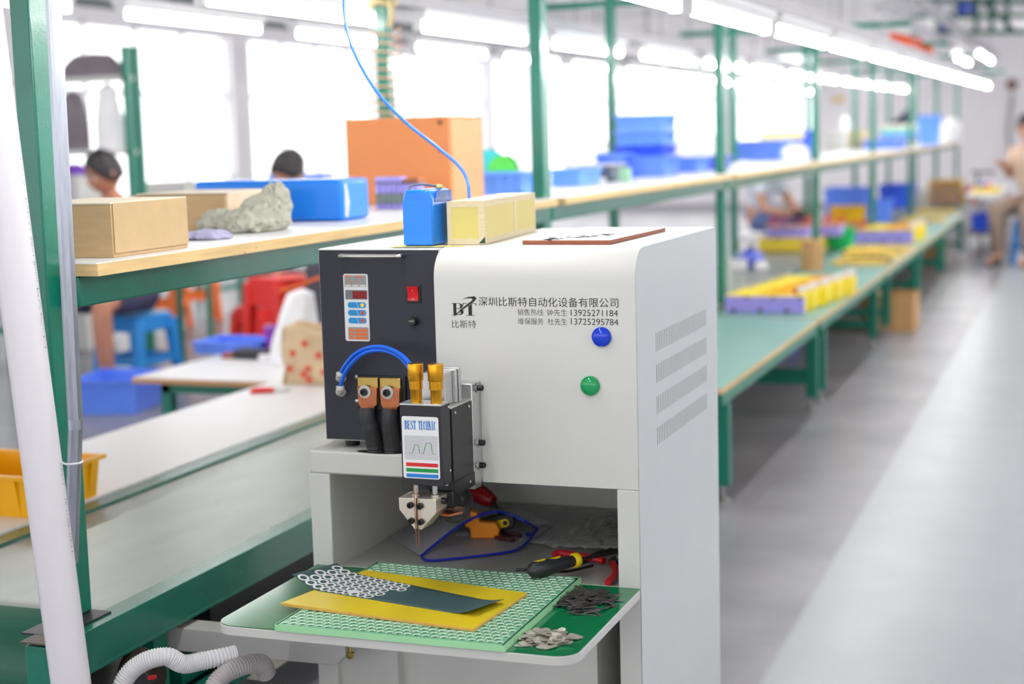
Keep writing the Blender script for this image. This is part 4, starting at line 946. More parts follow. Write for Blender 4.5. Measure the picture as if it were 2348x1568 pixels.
# ------------------------------------------------------------------ left foreground
PVC = mat('white_pvc_pipe', (226, 222, 228), .3, var=.02, scale=10, stretch=(1, 1, .3))
pA, pB = pd(-29, 120, 2.62), pd(154, 1500, 2.72); dpi = (pA-pB).normalized(); RP = .0338
pT, pBo = pB+dpi*1.75, pB-dpi*((pB.z-.004)/dpi.z)
t = thing('plastic_pipe', 'thick white plastic pipe leaning in front of the green rack post', 'pipe', tuple(pBo))
mb = MB(); k = 40; pts = [pBo.lerp(pT, i/k) for i in range(k+1)]; mb.tube(pts, RP, 40, caps=False); mb.tube(pts, RP-.003, 40, caps=False); mb.build('pipe_wall', PVC, t)
camv = (Vector((0, 0, CAM_H))-pB).normalized(); side_ = dpi.cross(camv).normalized(); front_ = side_.cross(dpi).normalized()
if front_.dot(camv) < 0: front_ = -front_
if side_.dot(RGT) < 0: side_ = -side_
PR = mat('grey_pipe_print', (150, 150, 160), .5, var=.05)
def pipe_map(a, b):   # a runs down the pipe from pT, b round it
    ang = b/RP; c = pT-dpi*a; return c+(front_*math.cos(ang)+side_*math.sin(ang))*(RP+.0003)
Lp = (pT-pBo).length
def pipe_text(s_, a0, a1):
    text_mesh(s_, 'pipe_print', (a0, a1, .0345, .0425), lambda a, b: pipe_map(a, .0345+.0425-b), PR, t, thin=-.01)
def a_at(v):  # distance down the pipe where its axis crosses photo row v
    best = min(range(400), key=lambda i: abs((lambda q: 784-F_PX*(q-Vector((0, 0, CAM_H))).dot(UPV)/(q-Vector((0, 0, CAM_H))).dot(FWD))(pT-dpi*Lp*i/400)-v)); return Lp*best/400
pipe_text('PVC-U', a_at(455), a_at(530)); pipe_text('50×1.8mm', a_at(550), a_at(650)); pipe_text('16/11/09', a_at(1150), a_at(1210)); pipe_text('02:11', a_at(1222), a_at(1265))
pipe_text('DN 20', a_at(385), a_at(430)); pipe_text('PVC-U', a_at(665), a_at(800)); pipe_text('XKKLL', a_at(1060), a_at(1120))
# galvanised conduit tied to the post
t = thing('metal_conduit', 'grey metal conduit tied along the near green rack post', 'conduit', (-1.72, 2.40, .8))
CX = -1.722
c0, c1, c2 = Vector((-1.7000, 2.343, 1.95)), Vector((-1.7140, 2.343, .805)), Vector((-1.7430, 2.343, .55))
def ribbed(a, b, name, r=.0125):
    mb = MB(); n = 24; d = (b-a).normalized(); u, v = mb.frame(a, d); vs = []
    for p in (a, b):
        for j in range(n):
            th = 2*math.pi*j/n; rr_ = r*(1+(.10 if j % 4 == 0 else 0)); vs.append(p+(u*math.cos(th)+v*math.sin(th))*rr_)
    mb.add(vs, [(j, (j+1) % n, n+(j+1) % n, n+j) for j in range(n)]+[tuple(range(n-1, -1, -1)), tuple(n+j for j in range(n))]); return mb.build(name, GALV, t)
ribbed(c0, c1, 'upper_length'); ribbed(c1+Vector((0, 0, .004)), c2, 'lower_length', .0118)
MB().cyl(c1+Vector((0, 0, -.004)), c1+Vector((0, 0, .014)), .0138).build('joint', GALV, t)
zt_ = px(165, 1062, CX).z
o = MB().tube([(x, y, zt_) for x, y in ((-1.8305, 2.3765), (-1.786, 2.370), (-1.730, 2.327), (-1.718, 2.328), (-1.7085, 2.338), (-1.7095, 2.350), (-1.786, 2.440), (-1.8305, 2.4585))], .0022, 6, closed=True).build('cable_tie', WHITEP); tag(o, 'white cable tie holding the conduit to the near green post', 'cable tie')
# yellow crate on the white worktop
def crate_mesh(L_, W_, H_, th=.004, taper=.06, ribs=5, lip=.012, dip=0.0):
    """open crate standing on z=0: tapered walls, outward rim, outside ribs"""
    mb = MB(); tx, ty = taper*H_, taper*H_
    def ring(z, inset, sh): 
        k = (1-z/H_); return [(s_*(L_/2-tx*k-inset), t_*(W_/2-ty*k-inset), z) for s_, t_ in ((-1, -1), (1, -1), (1, 1), (-1, 1))]
    o0, o1 = ring(0, 0, 0), ring(H_, 0, 0); i0, i1 = [(x, y, th) for x, y, z in ring(th, th, 0)], ring(H_, th, 0)
    vs = o0+o1+i0+i1; fs = [(3, 2, 1, 0), (8, 9, 10, 11)]
    for j in range(4):
        j2 = (j+1) % 4; fs += [(j, j2, 4+j2, 4+j), (8+j2, 8+j, 12+j, 12+j2), (4+j, 4+j2, 12+j2, 12+j)]
    mb.add(vs, fs)
    l2, w2 = L_/2+lip, W_/2+lip
    for a in ((-l2, l2, -w2, -W_/2+.001), (-l2, l2, W_/2-.001, w2), (-l2, -L_/2+.001, -W_/2+.0012, W_/2-.0012), (L_/2-.001, l2, -W_/2+.0012, W_/2-.0012)): mb.box(*a, H_-.010, H_)
    for i in range(ribs):
        f = (i+.5)/ribs-.5
        for s_ in (-1, 1):
            x = f*(L_-2*tx)*.94; mb.add([(x-.003, s_*(W_/2-ty), 0), (x+.003, s_*(W_/2-ty), 0), (x+.003, s_*(W_/2+lip*.7), H_-.01), (x-.003, s_*(W_/2+lip*.7), H_-.01), (x-.003, s_*(W_/2-ty-.002), 0), (x+.003, s_*(W_/2-ty-.002), 0), (x+.003, s_*(W_/2-.002), H_-.01), (x-.003, s_*(W_/2-.002), H_-.01)], [(0, 1, 2, 3), (7, 6, 5, 4), (0, 3, 7, 4), (1, 5, 6, 2)])
            y = f*(W_-2*ty)*.94; mb.add([(s_*(L_/2-tx), y-.003, 0), (s_*(L_/2-tx), y+.003, 0), (s_*(L_/2+lip*.7), y+.003, H_-.01), (s_*(L_/2+lip*.7), y-.003, H_-.01), (s_*(L_/2-tx-.002), y-.003, 0), (s_*(L_/2-tx-.002), y+.003, 0), (s_*(L_/2-.002), y+.003, H_-.01), (s_*(L_/2-.002), y-.003, H_-.01)], [(0, 1, 2, 3), (7, 6, 5, 4), (0, 3, 7, 4), (1, 5, 6, 2)])
    return mb
def crate(label, x0, x1, y0, y1, z0, H_, m, rz=0, name='plastic_crate', group=None, ribs=5, taper=.06, cat='crate'):
    L_, W_ = x1-x0, y1-y0
    o = crate_mesh(L_, W_, H_, ribs=ribs, taper=taper, lip=min(.012, .06*min(L_, W_))).build(name, m); o.location = ((x0+x1)/2, (y0+y1)/2, z0); o.rotation_euler = (0, 0, rz)
    return tag(o, label, cat, group)
yc0 = pz(185, 1150, .42)
crate('yellow plastic crate standing on the white worktop behind the pipe', -2.72, -2.372, 3.06, 3.335, .4202, .105, YELC, taper=.10)
o = MB().box(-2.86, -2.30, 2.62, 2.855, .404, .409).build('grey_tray_sheet', mat('grey_tray', (150, 152, 146), .4, var=.05), bev=.001); tag(o, 'grey flat sheet ending the white worktop beside the belt', 'sheet')
# corrugated hoses under the conveyor end
def corrugated(pts, r, name, m, label):
    sp = spline(pts, 30); rs = [r*(1+.07*math.cos(i*2*math.pi/3.0)) for i in range(len(sp))]
    o = MB().tube(sp, rs, 16).build(name, m); return tag(o, label, 'hose')
HW = mat('white_corrugated_hose', (222, 222, 224), .35, var=.03); HG = mat('grey_corrugated_hose', (186, 180, 180), .4, var=.04)
D_ = 2.86
corrugated([pd(262, 1640, D_), pd(285, 1560, D_), pd(325, 1520, D_), pd(380, 1505, D_), pd(420, 1522, D_+.02), pd(465, 1515, D_+.04), pd(540, 1500, D_+.07)], .0165, 'corrugated_hose', HW, 'white corrugated hose curling under the conveyor rail end')
corrugated([pd(470, 1620, D_+.02), pd(500, 1560, D_+.03), pd(545, 1530, D_+.05), pd(595, 1520, D_+.10), pd(612, 1545, D_+.12)], .0175, 'corrugated_hose', HG, 'grey corrugated hose below the support arm')
t = thing('motor_lead', 'black labelled lead with red plug under the conveyor end', 'cable', tuple(pd(330, 1550, 2.9)))
MB().bar(pd(318, 1575, 2.93), pd(342, 1550, 2.93), .004, .026).build('label_sleeve', mat('black_label_sleeve', (44, 46, 48), .5, var=.05), t)
MB().bar(pd(340, 1554, 2.92), pd(358, 1551, 2.92), .008, .006).build('red_plug', RED, t)
t = thing('lower_frame', 'pale board and steel bars on the frame under the conveyor end', 'frame', (-1.9, 3.0, .1))
a = pd(560, 1570, 3.05); b = pd(700, 1500, 3.3)
MB().bar((-1.84, 2.75, .20), (-1.84, 3.6, .20), .03, .03).build('steel_bar', STEEL, t, bev=.002)
MB().bar((-1.800, 2.75, .195), (-1.800, 3.6, .195), .035, .05).build('green_bar', GD, t, bev=.002)
MB().box(-1.745, -1.715, 2.95, 3.9, .12, .235).build('cream_board', mat('cream_board', (206, 204, 186), .5, var=.04), t)
# ------------------------------------------------------------------ on the near shelf bay
def carton(label, x0, x1, y0, y1, z0, H_, m=CARD, group=None, rz=0, open_=False, name='cardboard_box'):
    t = thing(name, label, 'box', ((x0+x1)/2, (y0+y1)/2, z0), group)
    th = .004; mb = MB(); mb.box(x0, x1, y0, y0+th, z0, z0+H_).box(x0, x1, y1-th, y1, z0, z0+H_).box(x0, x0+th, y0+th, y1-th, z0, z0+H_).box(x1-th, x1, y0+th, y1-th, z0, z0+H_).box(x0+th, x1-th, y0+th, y1-th, z0, z0+th); mb.build('box_walls', m, t, bev=.0012)
    return t
SHT = 1.0952
t = carton('closed brown cardboard box nearest the camera on the wooden shelf', -1.965, -1.748, 2.540, 2.806, SHT, .102)
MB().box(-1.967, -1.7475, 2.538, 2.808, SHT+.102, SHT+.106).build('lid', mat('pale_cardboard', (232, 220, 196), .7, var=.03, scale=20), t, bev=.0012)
MB().box(-1.7475, -1.7455, 2.545, 2.806, SHT+.008, SHT+.104).build('tuck_flap', mat('tuck_cardboard', (196, 168, 126), .75, var=.04, scale=25), t, bev=.0008)
B2 = pz(519, 529, SHT); bx0 = py(313, 528, B2.y).x; by1 = px(645, 431, B2.x).y; bh = py(519, 446, B2.y).z-SHT
t = carton('open cardboard box with its end flap out, behind the first box on the shelf', bx0, B2.x, B2.y, by1, SHT, bh)
cl_ = MATS['pale_cardboard']
M_ = mat('side_cardboard', (226, 204, 176), .75, var=.04, scale=20)
MB().box(B2.x+.0004, B2.x+.0024, B2.y+.006, by1, SHT+.004, SHT+bh+.001).build('side_flap', M_, t, bev=.0008)
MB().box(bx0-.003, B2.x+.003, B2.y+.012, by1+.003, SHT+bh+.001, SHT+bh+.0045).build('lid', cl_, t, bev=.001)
MB().add([(bx0, B2.y, SHT+bh), (bx0, B2.y+.10, SHT+bh), (bx0-.10, B2.y+.12, SHT+bh-.03), (bx0-.10, B2.y-.01, SHT+bh-.035)], [(0, 1, 2, 3)]).build('end_flap', cl_, t, solid=.003)
# crumpled rag with green threads, lilac cloth
from mathutils import noise as mnoise
def rag(name, label, lumps, m, seed, amp=.42, fr=26):
    mb = MB()
    for k, (c, rx, ry, rz) in enumerate(lumps):
        n_, m_ = 72, 40; vs = []; c = Vector(c)
        for i in range(m_+1):
            t = math.pi*i/m_
            for j in range(n_):
                q = 2*math.pi*j/n_; d = Vector((math.sin(t)*math.cos(q), math.sin(t)*math.sin(q), math.cos(t)))
                p = Vector((d.x*rx, d.y*ry, d.z*rz)); s_ = Vector((seed, k*3.1, 0))
                w_ = p+Vector((mnoise.noise(p*fr*.6+s_), mnoise.noise(p*fr*.6+s_+Vector((7, 0, 0))), mnoise.noise(p*fr*.6+s_+Vector((0, 9, 0)))))*.02
                f = 1+amp*(1-2*abs(mnoise.noise(w_*fr+s_)))*.55+amp*.35*(1-2*abs(mnoise.noise(w_*fr*2.3+s_)))-amp*.4
                z = c.z+p.z*f; vs.append((c.x+p.x*f, c.y+p.y*f, max(SHT+.0015, z)))
        mb.add(vs, [(i*n_+j, (i+1)*n_+j, (i+1)*n_+(j+1) % n_, i*n_+(j+1) % n_) for i in range(m_) for j in range(n_)])
    o = mb.build(name, m); return tag(o, label, 'cloth')
RAG = mat('grey_rag_cloth', (176, 176, 160), .85, var=.10, scale=40, bump=.5, bscale=60, spots=((110, 176, 140), 26, .69))
ra, rb, rc_, rd_ = pz(507, 531, SHT), pz(560, 533, SHT), pz(604, 530, SHT), pz(632, 527, SHT)
up_ = lambda p, h: (p.x, p.y, SHT+h)
rag('crumpled_rag', 'crumpled grey rag with green stains between the open carton and blue slab', [(up_(ra, .018), .050, .05, .034), (up_(rb, .020), .058, .055, .036), (up_(rc_, .035), .052, .05, .050), (up_(rd_, .052), .040, .045, .058)], RAG, 3)
lc = pz(478, 548, SHT)
rag('lilac_cloth', 'small folded lilac cloth on the shelf beside the closed carton', [((lc.x, lc.y, SHT+.006), .052, .05, .016), ((lc.x-.06, lc.y-.02, SHT+.005), .05, .05, .014)], mat('lilac_cloth', (176, 174, 204), .85, var=.06, scale=40, bump=.4, bscale=90), 5, .25)
t = thing('blue_wrapped_slab', 'big bright blue shrink wrapped battery slab on the wooden shelf', 'battery', (-2.1, 3.85, SHT))
MB().box(-2.315, -1.862, 3.76, 3.93, SHT+.001, SHT+.112).build('slab_body', BLUEB, t, bev=.012, seg=3)
MB().prism([(3.772, SHT+.012), (3.79, SHT+.010), (3.80, SHT+.050), (3.785, SHT+.098), (3.774, SHT+.10)], 'X', -1.8625, -1.8600).build('crease_fold', mat('white_wrap_crease', (206, 214, 230), .15, var=.2, scale=40, bump=.4, bscale=80), t)
# orange cabinet box and two lilac cell packs in front of it
t = thing('orange_box', 'large orange painted metal box on the shelf behind the battery packs', 'box', (-2.15, 4.8, SHT))
MB().box(-2.318, -1.945, 4.72, 5.02, SHT+.001, SHT+.285).build('box_body', ORANGE, t, bev=.003)
MB().box(-1.9448, -1.9432, 4.735, 5.005, SHT+.01, SHT+.275).build('side_panel', mat('pale_orange_enamel', (236, 168, 116), .4, var=.04), t)
for z in (.265, .175): MB().cyl((-1.975, 4.72, SHT+z), (-1.975, 4.714, SHT+z), .006, n=12).build('box_screw', BLACKP, t)
def cellpack(label, x0, y0, nx, ny, h, r=.0092, name='battery_cell_pack', plate=True):
    t = thing(name, label, 'battery', (x0, y0, SHT), 'lilac cell packs on the shelf'); k = 0
    for i in range(nx):
        for j in range(ny):
            if j in (0,) or i == nx-1:
                MB().cyl((x0+r+2*r*i, y0+r+2*r*j, SHT+.001), (x0+r+2*r*i, y0+r+2*r*j, SHT+h), r*.99, n=14).build('cell', PURP, t); k += 1
    MB().box(x0-.001, x0+2*r*nx+.001, y0-.001, y0+2*r*ny+.001, SHT+h, SHT+h+.003).build('cell_holder', mat('grey_cell_holder', (110, 110, 120), .5, var=.1), t)
    MB().box(x0, x0+2*r*nx*.62, y0+.002, y0+2*r*ny, SHT+h+.003, SHT+h+.022).build('top_wrap', PURP, t, bev=.005)
    MB().box(x0+2*r*nx*.66, x0+2*r*nx, y0+.002, y0+2*r*ny, SHT+h+.003, SHT+h+.017).build('top_strips', COPPER, t, bev=.002)
    if plate: MB().box(x0+.006, x0+2*r*nx*.66, y0-.004, y0-.001, SHT+.018, SHT+.05).build('grey_card', mat('grey_card', (116, 126, 124), .6, var=.05), t)
cellpack('lilac battery cell pack with grey card in front of the orange box', -2.068, 4.40, 8, 3, .078)
cellpack('lilac battery cell pack half hidden by the blue slab', -2.255, 4.42, 7, 3, .080, plate=False)
# ------------------------------------------------------------------ background helpers
def bb(u0, u1, vt, vb, zs):
    """front face of a thing standing on height zs: x0, x1, y, height"""
    a, b = pz(u0, vb, zs), pz(u1, vb, zs); y = (a.y+b.y)/2
    xa, xb = py(u0, vb, y).x, py(u1, vb, y).x; zt_ = py((u0+u1)/2, vt, y).z
    return xa, xb, y, max(.01, zt_-zs)
def crate_px(label, u0, u1, vt, vb, zs, depth, m, group=None, **k):
    x0, x1, y, h = bb(u0, u1, vt, vb, zs); return crate(label, x0, x1, y, y+depth, zs+.0004, h, m, group=group, **k)
def block_px(name, label, cat, u0, u1, vt, vb, zs, depth, m, bev=.004, group=None):
    x0, x1, y, h = bb(u0, u1, vt, vb, zs); o = MB().box(x0, x1, y, y+depth, zs+.0004, zs+h).build(name, m, bev=bev); return tag(o, label, cat, group)
SZ, TZ = SHT, .4202
# ------------------------------------------------------------------ further along the shelf
BG = 'blue crates along the shelf'
crate_px('pale blue crate with coloured spools in it, right of the orange box', 1056, 1200, 398, 447, SZ, .30, BLUEL, BG)
for c_, m_, lab_, u_, v_, r_ in ((None, mat('turquoise_plastic', (70, 214, 220), .35), 'turquoise spool in the pale blue crate', 1120, 385, .075), (None, mat('bright_green_plastic', (96, 220, 84), .35), 'bright green roll in the pale blue crate', 1155, 390, .06)):
    q = pz(u_, 440, SZ); p = py(u_, v_, q.y+.12); o = MB().lathe([(r_*.3, -.02), (r_, -.02), (r_, -.016), (r_*.6, -.014), (r_*.6, .014), (r_, .016), (r_, .02), (r_*.3, .02)], (p.x, p.y, p.z), 'Y').build('spool', m_); tag(o, lab_, 'spool')
q = pz(1100, 440, SZ); o = MB().tube(spline([(q.x-.05, q.y+.1, SZ+.09), (q.x, q.y+.10, SZ+.16), (q.x+.07, q.y+.10, SZ+.165), (q.x+.13, q.y+.09, SZ+.09)], 8), .0028, 6).build('wire_loop', BLACKP); tag(o, 'thin dark wire loop arching over the pale blue crate', 'wire')
crate_px('light blue crate just right of the second rack post', 1263, 1330, 388, 428, SZ, .30, BLUEL, BG)
t = thing('dark_tester', 'dark grey bench tester with open front on the shelf', 'tester', pz(1383, 418, SZ))
x0, x1, y, h = bb(1328, 1400, 381, 419, SZ)
MB().box(x0, x1, y+.004, y+.25, SZ+.0005, SZ+h).build('tester_body', mat('dark_blue_grey', (70, 82, 104), .4, var=.05), t, bev=.004)
MB().box(x0+.005, x1-.02, y-.006, y+.004, SZ+.002, SZ+.022).build('front_tray', WHITEP, t, bev=.002)
MB().box(x0-.006, x1+.006, y-.002, y+.26, SZ+h, SZ+h+.006).build('lid', mat('pale_lid', (196, 196, 200), .4), t)
o = block_px('green_tub', 'small pale green tub beside the dark tester', 'tub', 1418, 1440, 385, 418, SZ, .06, mat('pale_green_tub', (150, 196, 160), .4)); 
crate_px('long blue tray behind the dark tester on the shelf', 1350, 1425, 352, 409, SZ, .22, BLUEC, BG)
crate_px('blue crate with a dark handle hole right of the dark tester', 1441, 1525, 358, 406, SZ, .30, BLUEC, BG)
x0, x1, y, h = bb(1425, 1520, 335, 358, SZ)
base = SZ+py(1480, 358, pz(1480, 404, SZ).y+.05).z-SZ
yS = pz(1480, 404, SZ).y+.05
for i, (va, vb_, m_, lab_) in enumerate(((333, 357, BLUED, 'lowest, deep blue'), (300, 331, BLUEL, 'middle, light blue'), (263, 298, BLUEL, 'topmost, light blue'))):
    z0 = py(1470, vb_, yS).z; z1 = py(1470, va, yS).z; xa, xb = py(1412, va, yS).x, py(1521, va, yS).x
    z0 = max(z0, base+.002) if i == 0 else z0
    if i == 0: zprev = z1
    else: z0 = zprev+.001; zprev = z1
    crate('%s crate of the stack on the blue crate' % lab_, xa, xb, yS, yS+.26, z0, z1-z0, m_, group=BG)
WB = mat('white_film_bag', (244, 244, 246), .4, var=.02, bump=.5, bscale=9)
def sack(name, label, u0, u1, vt, vb, zs, depth, m, seed=1, cat='bag'):
    x0, x1, y, h = bb(u0, u1, vt, vb, zs); rnd = random.Random(seed); ph = [rnd.uniform(0, 6) for _ in range(6)]
    cx, cy, rx, ry = (x0+x1)/2, y+depth/2, (x1-x0)/2, depth/2
    def fn(u, v):
        a = 2*math.pi*u; r = (math.sin(math.pi*min(.98, .12+v*.88))**.5 if v > .35 else .93+.07*v)*(1+.07*math.sin(3*a+ph[0]+4*v)+.05*math.sin(7*a+ph[1]-6*v))
        return Vector((cx+rx*r*math.cos(a), cy+ry*r*math.sin(a), zs+.001+h*v*(1+.05*math.sin(2*a+ph[2]))))
    o = MB().grid(fn, 28, 14).build(name, m); return tag(o, label, cat)
sack('plastic_bag', 'white plastic bag standing behind the light blue crate on the shelf', 1278, 1345, 305, 414, SZ, .25, WB, 2)
sack('plastic_bag', 'white film bundle between the plastic bag and the crate stack', 1346, 1418, 330, 402, SZ, .25, WB, 3)
crate_px('blue crate under a white bag, left of the third rack post', 1528, 1598, 362, 396, SZ, .30, BLUEC, BG)
crate_px('slate blue crate touching the third rack post', 1600, 1652, 358, 391, SZ, .30, mat('slate_blue_plastic', (96, 112, 206), .4, var=.05), BG)
x0, x1, y, h = bb(1525, 1650, 245, 362, SZ+.095)
sack('plastic_bag', 'big white plastic sack lying over the blue crates left of the third rack post', 1528, 1650, 300, 362, py(1590, 366, pz(1590, 394, SZ).y).z, .28, WB, 5)
# beyond the third post
crate_px('blue crate right of the third rack post holding papers', 1682, 1790, 322, 369, SZ, .5, BLUEC, BG)
crate_px('deep blue crate tilted behind the papers on the shelf', 1738, 1853, 300, 359, SZ, .6, BLUED, BG, rz=.04)
o = MB().box(0, .30, 0, .2, 0, .01).build('yellow_papers', mat('pale_yellow_paper', (248, 236, 170), .6)); p = py(1742, 322, 11.0); o.location = (p.x, 11.0, p.z); o.rotation_euler = (.2, 0, .1); tag(o, 'pale yellow papers lying across the blue crate right of the third post', 'papers')
sack('plastic_bag', 'crumpled white plastic bag slumped at the shelf edge before the fourth post', 1785, 1838, 330, 372, SZ, .5, WB, 8)
block_px('grey_device', 'pale grey device with dark knob right of the fourth rack post', 'device', 1893, 1922, 300, 345, SZ, .25, FITW)
block_px('paper_stack', 'beige paper bundle leaning on the shelf right of the fourth post', 'paper', 1943, 1985, 299, 342, SZ, .25, mat('beige_paper', (236, 216, 170), .7))
sack('plastic_bag', 'small clear white bag between the grey device and beige bundle', 1920, 1948, 265, 338, SZ, .2, WB, 9)
crate_px('blue crate under the trays right of the fifth rack post', 1980, 2070, 322, 341, SZ, .3, BLUEC, BG)
p0 = bb(2017, 2094, 318, 338, SZ)
for i, (m_, lab_) in enumerate(((BLUEL, 'light blue tray, lowest of the tray stack'), (mat('mint_tray', (150, 226, 206), .4), 'mint green tray in the middle of the tray stack'), (mat('cream_tray', (240, 236, 220), .4), 'cream tray, topmost of the tray stack'))):
    y_ = p0[2]+.05; za, zb = py(2050, 318-11*i, y_).z, py(2050, 318-11*(i+1), y_).z; xa, xb = py(2018, 310, y_).x, py(2094, 310, y_).x
    crate(lab_, xa, xb, y_, y_+.4, za+.002, zb-za, m_, name='plastic_tray', cat='tray', group='tray stack on the shelf')
yb_ = p0[2]+.1; pq = [py(u, v, yb_) for u, v in ((2030, 288), (2058, 270), (2085, 245), (2090, 288))]
o = MB().prism([(p.x, p.z) for p in pq], 'Y', yb_, yb_+.25).build('dark_bag', mat('dark_navy_cloth', (40, 42, 66), .7, var=.1), bev=.02); tag(o, 'dark navy bag lying on top of the tray stack', 'bag')
crate_px('light blue crate near the far end of the shelf', 2104, 2150, 265, 333, SZ, .5, BLUEL, BG)
sack('plastic_bag', 'white plastic sack at the far end of the shelf', 2150, 2202, 270, 328, SZ, .5, WB, 11)
# ------------------------------------------------------------------ on the work tables
REDW = mat('red_wire', (196, 40, 36), .4, var=.08); WCON = mat('white_connector', (238, 232, 230), .4)
def pack_proto(L_, T_, H_, label, front=False):
    t = thing('yellow_battery_pack', label, 'battery')
    MB().box(-L_/2, L_/2, 0, T_, .0005, H_).build('pack_wrap', YELW, t, bev=.008, seg=3)
    if front:
        n = int(L_/.0188); r = L_/n/2
        for i in range(n): MB().cyl((-L_/2+r+2*r*i, -.002, .003), (-L_/2+r+2*r*i, -.002, H_*.93), r*.96, n=12).build('cell', PURP, t)
        for i in range(3):
            MB().box(-L_/2+.035+i*.13, -L_/2+.055+i*.13, -.0135, -.010, .008, .024).build('black_clip', BLACKP, t); MB().box(-L_/2+.10+i*.13, -L_/2+.12+i*.13, -.0135, -.010, H_*.80, H_*.92).build('black_clip', BLACKP, t)
    MB().tube(spline([(L_/2-.05, T_*.5, H_), (L_/2-.055, T_*.4, H_+.018), (L_/2-.03, T_*.5, H_+.026), (L_/2-.012, T_*.5, H_+.020)], 5), .008, 6).build('red_lead', REDW, t)
    MB().box(L_/2-.040, L_/2-.004, T_*.2, T_*.75, H_+.012, H_+.038).build('connector', WCON, t, bev=.002)
    MB().tube(spline([(-L_*.1, T_*.5, H_+.001), (L_*.1, T_*.3, H_+.004), (L_*.25, T_*.6, H_+.003), (L_/2-.06, T_*.5, H_+.004)], 5), .0035, 6).build('orange_lead', mat('orange_wire', (226, 140, 30), .4), t)
    return t
ORDN = ['nearest', 'second', 'third', 'fourth', 'fifth', 'sixth', 'seventh', 'eighth', 'ninth']
def pack_row(x0, y0, L_, T_, H_, n, gap, where, group, dx=0.0):
    fr = pack_proto(L_, T_, H_, 'yellow battery pack with bare lilac cells, nearest in the %s' % where, True); fr['group'] = group; fr.location = (x0+L_/2, y0, TZ)
    pr = None
    for i in range(1, n):
        lab_ = 'yellow wrapped battery pack, %s in the %s' % (ORDN[i], where)
        if pr is None: pr = q = pack_proto(L_, T_, H_, lab_)
        else: q = dup(pr, label=lab_)
        q['group'] = group; q.location = (x0+L_/2+dx*i+random.gauss(0, .004), y0+i*(T_+gap)+.012, TZ); q.rotation_euler = (0, 0, random.gauss(0, .008))
a, b = pz(1670, 714, TZ), pz(1840, 724, TZ)
pack_row(a.x, (a.y+b.y)/2, b.x-a.x, .105, .092, 9, .012, 'near row on the work tables', 'yellow battery packs on the second work table', dx=.014)
a, b = pz(1975, 557, TZ), pz(2090, 562, TZ)
pack_row(a.x, (a.y+b.y)/2, b.x-a.x, .13, .115, 5, .012, 'farther row on the work tables', 'yellow battery packs on the fourth work table', dx=.008)
# cardboard tube, bags, stacked packs
p = pz(1858, 622, TZ); hh = py(1858, 552, p.y).z-TZ; r_ = .5*(py(1882, 600, p.y).x-py(1833, 600, p.y).x)/math.cos(.2)
o = MB().cyl((p.x, p.y+r_, TZ+.0005), (p.x, p.y+r_, TZ+hh), r_, n=32).build('cardboard_tube', CARDD); tag(o, 'upright brown cardboard tube on the work table behind the yellow packs', 'tube')
sack('blue_white_bag', 'blue and white printed bag lying by the third rack post', 1672, 1740, 575, 616, TZ, .35, mat('blue_bag_film', (70, 90, 196), .35, var=.05), 12)
block_px('white_bag_label', 'white labelled pouch on the table in front of the blue bag', 'pouch', 1674, 1712, 595, 620, TZ, .02, WHITEP, bev=.004)
sack('white_lump', 'small white film scrap beside the blue bag', 1726, 1756, 600, 620, TZ, .12, WB, 13)
block_px('yellow_pack_base', 'wide yellow wrapped slab under the wired cell blocks', 'battery', 1738, 1880, 546, 578, TZ, .35, mat('yellow_dull_wrap', (226, 200, 60), .4, var=.04), bev=.01)
xx0, xx1, yy, hh = bb(1738, 1880, 546, 578, TZ); zt_ = TZ+hh+.001
def cellblock(label, x0, x1, y0, z0, h, D):
    t = thing('wired_cell_block', label, 'battery', (x0, y0, z0), 'wired cell blocks'); n = max(3, int((x1-x0)/.022)); r = (x1-x0)/n/2
    for i in range(n): MB().cyl((x0+r+2*r*i, y0+r, z0), (x0+r+2*r*i, y0+r, z0+h), r*.93, n=10).build('cell', PURP, t)
    MB().box(x0, x1, y0+2*r, y0+D, z0, z0+h).build('block_body', PURP, t)
    MB().box(x0-.003, x1+.003, y0-.003, y0+D, z0+h, z0+h+.005).build('copper_cover', mat('tan_nickel_cover', (214, 170, 140), .45, var=.08), t)
    for i in range(int(n*1.2)):
        xq = random.uniform(x0+.01, x1-.01); yq = y0+random.uniform(.02, D-.02)
        MB().tube([(xq, yq, z0+h+.004), (xq+random.gauss(0, .01), yq+random.gauss(0, .01), z0+h+.05), (xq+random.gauss(0, .02), yq+random.gauss(0, .01), z0+h+.075)], .005, 5).build('red_lead', REDW, t)
    return t
cellblock('lilac cell block with upright red leads on the yellow slab', xx0+.05, xx0+.36, yy+.02, zt_, .075, .28)
cellblock('lilac cell block with red leads right of the first, behind the fourth post', xx0+.40, xx1+.12, yy+.20, zt_, .075, .25)
crate_px('bright green plastic box with red leads above, right of the fourth post', 1890, 1948, 526, 570, TZ, .3, mat('bright_green_box', (20, 196, 108), .35, var=.04), ribs=4)
x0, x1, y, h = bb(1890, 1948, 526, 570, TZ); cellblock('lilac cell block with red leads behind the bright green box', x0, x1+.08, y+.46, TZ+.0005, .10, .25)
